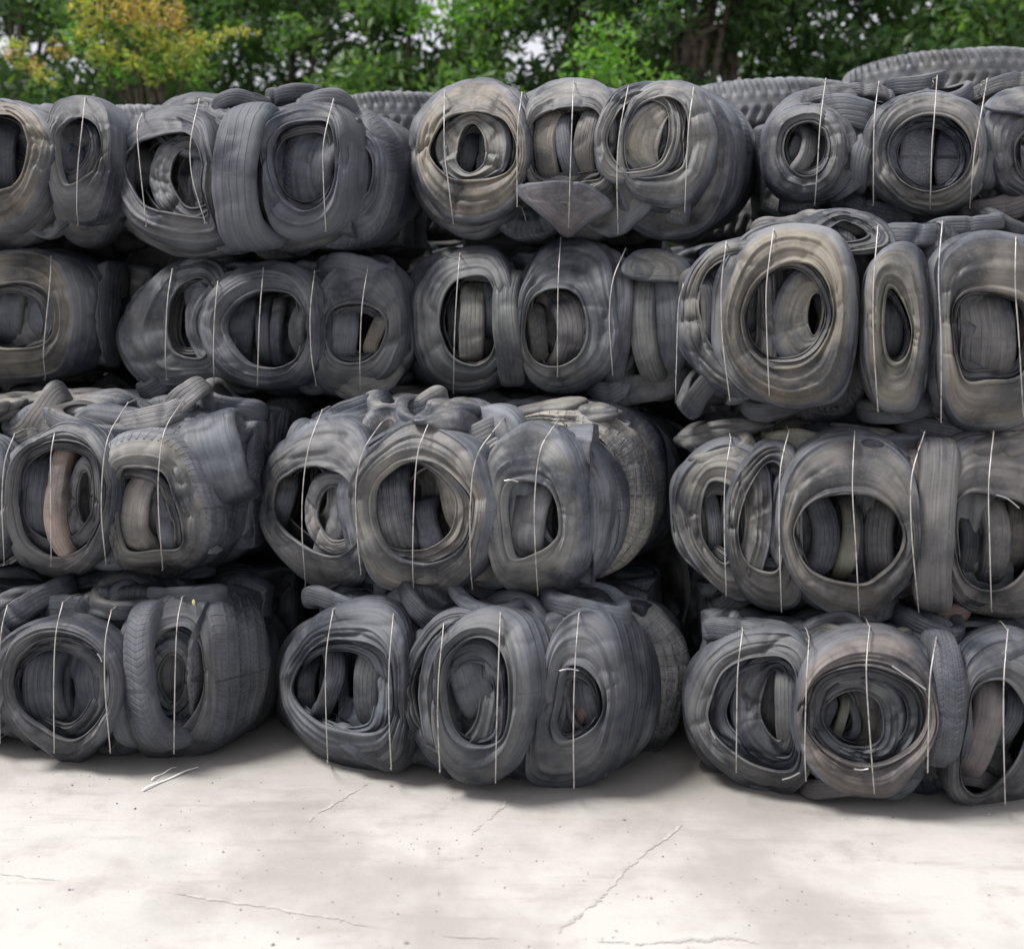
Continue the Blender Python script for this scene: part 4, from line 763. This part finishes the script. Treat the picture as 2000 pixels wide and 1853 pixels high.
def tree(name, label, x, y, h, cr, mat, seed, leaf=.062, per=410, nb=9, lean=0, cz=None, trunk=.09, ry=None, droop=0.0, nc=34, extra=None, zlo=.30):
    rs = np.random.RandomState(seed); root = empty(name, (x, y, 0)); tag(root, label, 'tree', 'trees behind the tyre wall')
    ry = ry or cr * .6
    # trunk and limbs
    Vs, Fs, base = [], [], 0
    def limb(pts, r0, r1):
        nonlocal base
        P = spline(pts, 14, False); T = np.gradient(P, axis=0); T /= np.linalg.norm(T, axis=1)[:, None] + 1e-9
        A = np.cross(T, [.3, .9, .1]); A /= np.linalg.norm(A, axis=1)[:, None]; B = np.cross(T, A); n = 7
        rr = np.linspace(r0, r1, 14) * (1 + .12 * rs.randn(14)); an = np.arange(n) * 2 * np.pi / n
        V = P[:, None] + rr[:, None, None] * (A[:, None] * np.cos(an)[None, :, None] + B[:, None] * np.sin(an)[None, :, None])
        Vs.append(V.reshape(-1, 3)); Fs.append(quads(14, n)[:13 * n] + base); base += 14 * n
    top = np.array([lean, 0, h * .8])
    tp = [np.zeros(3), np.array([lean * .2 + rs.uniform(-.1, .1), 0, h * .25]), np.array([lean * .6 + rs.uniform(-.15, .15), rs.uniform(-.1, .1), h * .55]), top]
    limb(tp, trunk, trunk * .25)
    cl = []
    for k in range(nc):
        a = rs.rand() * 2 * np.pi; rad = rs.rand() ** .5
        z = h * (zlo + (1 - zlo) * rs.rand()); shape = math.sin(math.pi * min(1, max(.12, (z / h - zlo) / (1 - zlo) * .85 + .1))) ** .6
        c = np.array([lean * z / h + math.cos(a) * rad * cr * shape, math.sin(a) * rad * ry * shape, z]); cl.append((c[0], c[1], c[2], rs.uniform(.28, .55) * (cr / 1.2) ** .4))
        if k < nb:
            q = tp[1] + (top - tp[1]) * rs.rand() * .8; q[2] = min(q[2], c[2] - .1) if c[2] > tp[1][2] else q[2]
            limb([q, (q + c) / 2 + (0, 0, .12), c], trunk * .35, .008)
    mesh_np('trunk', np.concatenate(Vs), np.concatenate(Fs), BARK, root, centre=False)
    leaves('crown', cl, LEAF[mat], root, rs, leaf, per, droop)
    if extra:
        for (mt, cc, pr_, sz) in extra: leaves('branch_foliage', cc, LEAF[mt], root, rs, sz, pr_, .6)
    return root
def tx(px, Y): return (px - 1000) / FPX * Y
def tz(py, Y): return EYE - (py - HOR) / FPX * Y
tree('broadleaf_tree', 'dark leafy tree at the left edge behind the arched-tyre bale', tx(40, 10.5), 10.5, 6.2, 1.5, 'dark', 1)
tree('broadleaf_tree', 'dark green tree just right of the yellowing feathery one', tx(560, 11.5), 11.5, 6.8, 1.5, 'dark', 3)
tree('broadleaf_tree', 'mid green tree above the gap between the second and third top bales', tx(760, 10.6), 10.6, 6.0, 1.2, 'mid', 4, lean=.2)
tree('broadleaf_tree', 'tree with lit light green sprays behind the pale tan top bale', tx(960, 11.2), 11.2, 6.6, 1.4, 'dark', 5,
     extra=[('bright', [(tx(900, 10.2) - tx(960, 11.2), -.9, tz(20, 10.2), .32), (tx(820, 10.2) - tx(960, 11.2), -.9, tz(35, 10.2), .22), (tx(980, 10.2) - tx(960, 11.2), -.9, tz(15, 10.2), .28)], 420, .05)])
tree('shrub_tree', 'bright green bushy sapling behind the right half of the pale tan bale', tx(1205, 9.2), 9.2, tz(45, 9.2), .36, 'bright', 6, leaf=.045, per=300, nc=10, trunk=.04, ry=.4, zlo=.62)
tree('broadleaf_tree', 'dark dense tree left of the two bare dark trunks', tx(1180, 12.0), 12.0, 7.0, 1.5, 'dark', 7)
tree('broadleaf_tree', 'very dark tree with the thickest trunk showing over the top row', tx(1330, 10.2), 10.2, 7.4, 1.3, 'dark', 8, trunk=.15, zlo=.5)
tree('broadleaf_tree', 'dark tree with a slimmer trunk right beside the thickest one', tx(1430, 10.6), 10.6, 7.0, 1.3, 'dark', 9, trunk=.11, zlo=.45)
tree('broadleaf_tree', 'mid green tree with pale sky gaps left of the highest truck tyre', tx(1580, 11.2), 11.2, 6.0, 1.3, 'mid', 10, nc=22)
tree('broadleaf_tree', 'dark green tree behind the left part of the highest truck tyre', tx(1760, 10.8), 10.8, 6.6, 1.4, 'dark', 11)
tree('broadleaf_tree', 'rich green tree at the right edge above the highest truck tyre', tx(1960, 10.4), 10.4, 6.4, 1.4, 'mid', 12, nc=34)
tree('broadleaf_tree', 'green tree behind the second top bale, below the yellowing tree', tx(330, 11.0), 11.0, 5.9, 1.5, 'mid', 13, nc=44)
tree('broadleaf_tree', 'dark tree filling the gap right of the yellowing tree', tx(480, 12.4), 12.4, 6.4, 1.4, 'dark', 23, nc=44)
Yc = 9.0
def cp(px, py, r, dy=0): return (tx(px, Yc + dy) - tx(300, Yc + .6), dy - .6, tz(py, Yc + dy), r)
tree('feathery_tree', 'tree turning yellow and brown at upper left, feathery sprays hanging over the second bale', tx(300, Yc + .6), Yc + .6, 5.6, .8, 'mid', 14, nc=8, per=400, zlo=.7,
     extra=[('yellow', [cp(190, 60, .20), cp(215, 110, .20), cp(300, 70, .20), cp(345, 95, .2), cp(360, 125, .2), cp(400, 80, .16), cp(440, 66, .11), cp(475, 64, .07), cp(505, 62, .04), cp(270, 120, .16), cp(180, 20, .2), cp(30, 90, .12), cp(90, 150, .12), cp(40, 120, .1), cp(300, 150, .12)], 900, .032),
            ('brown', [cp(240, 5, .24), cp(300, 12, .26), cp(340, 45, .17), cp(270, 45, .18), cp(120, 95, .13, .3), cp(70, 130, .10), cp(20, 105, .08), cp(380, 85, .08)], 900, .030),
            ('bright', [cp(230, 140, .2), cp(380, 140, .18), cp(180, 100, .16), cp(310, 130, .15), cp(150, 70, .14)], 700, .032)])
for k, (px, Y, h, cr, mt) in enumerate([(-150, 13, 7, 2, 'dark'), (200, 14.5, 5.2, 1.8, 'dark'), (480, 15, 5.0, 1.8, 'mid'), (900, 15, 5.2, 1.9, 'dark'), (1300, 14.5, 6.5, 1.9, 'dark'), (1650, 14.5, 5.2, 1.8, 'dark'), (2150, 13, 7, 2.0, 'dark'), (1960, 15, 6, 1.9, 'dark')]):
    tree('background_tree', ['distant dark tree off the left edge', 'farther dark tree behind the yellowing one', 'farther green tree between yellowing tree and sky gap', 'farther dark tree behind the lit light green sprays', 'farther dark tree behind the thick trunks', 'farther dark tree left of the highest truck tyre', 'farther dark tree at the extreme right edge', 'farther dark tree directly above the highest truck tyre'][k],
         tx(px, Y), Y, h, cr, mt, 60 + k, leaf=.075, per=300, nc=36)
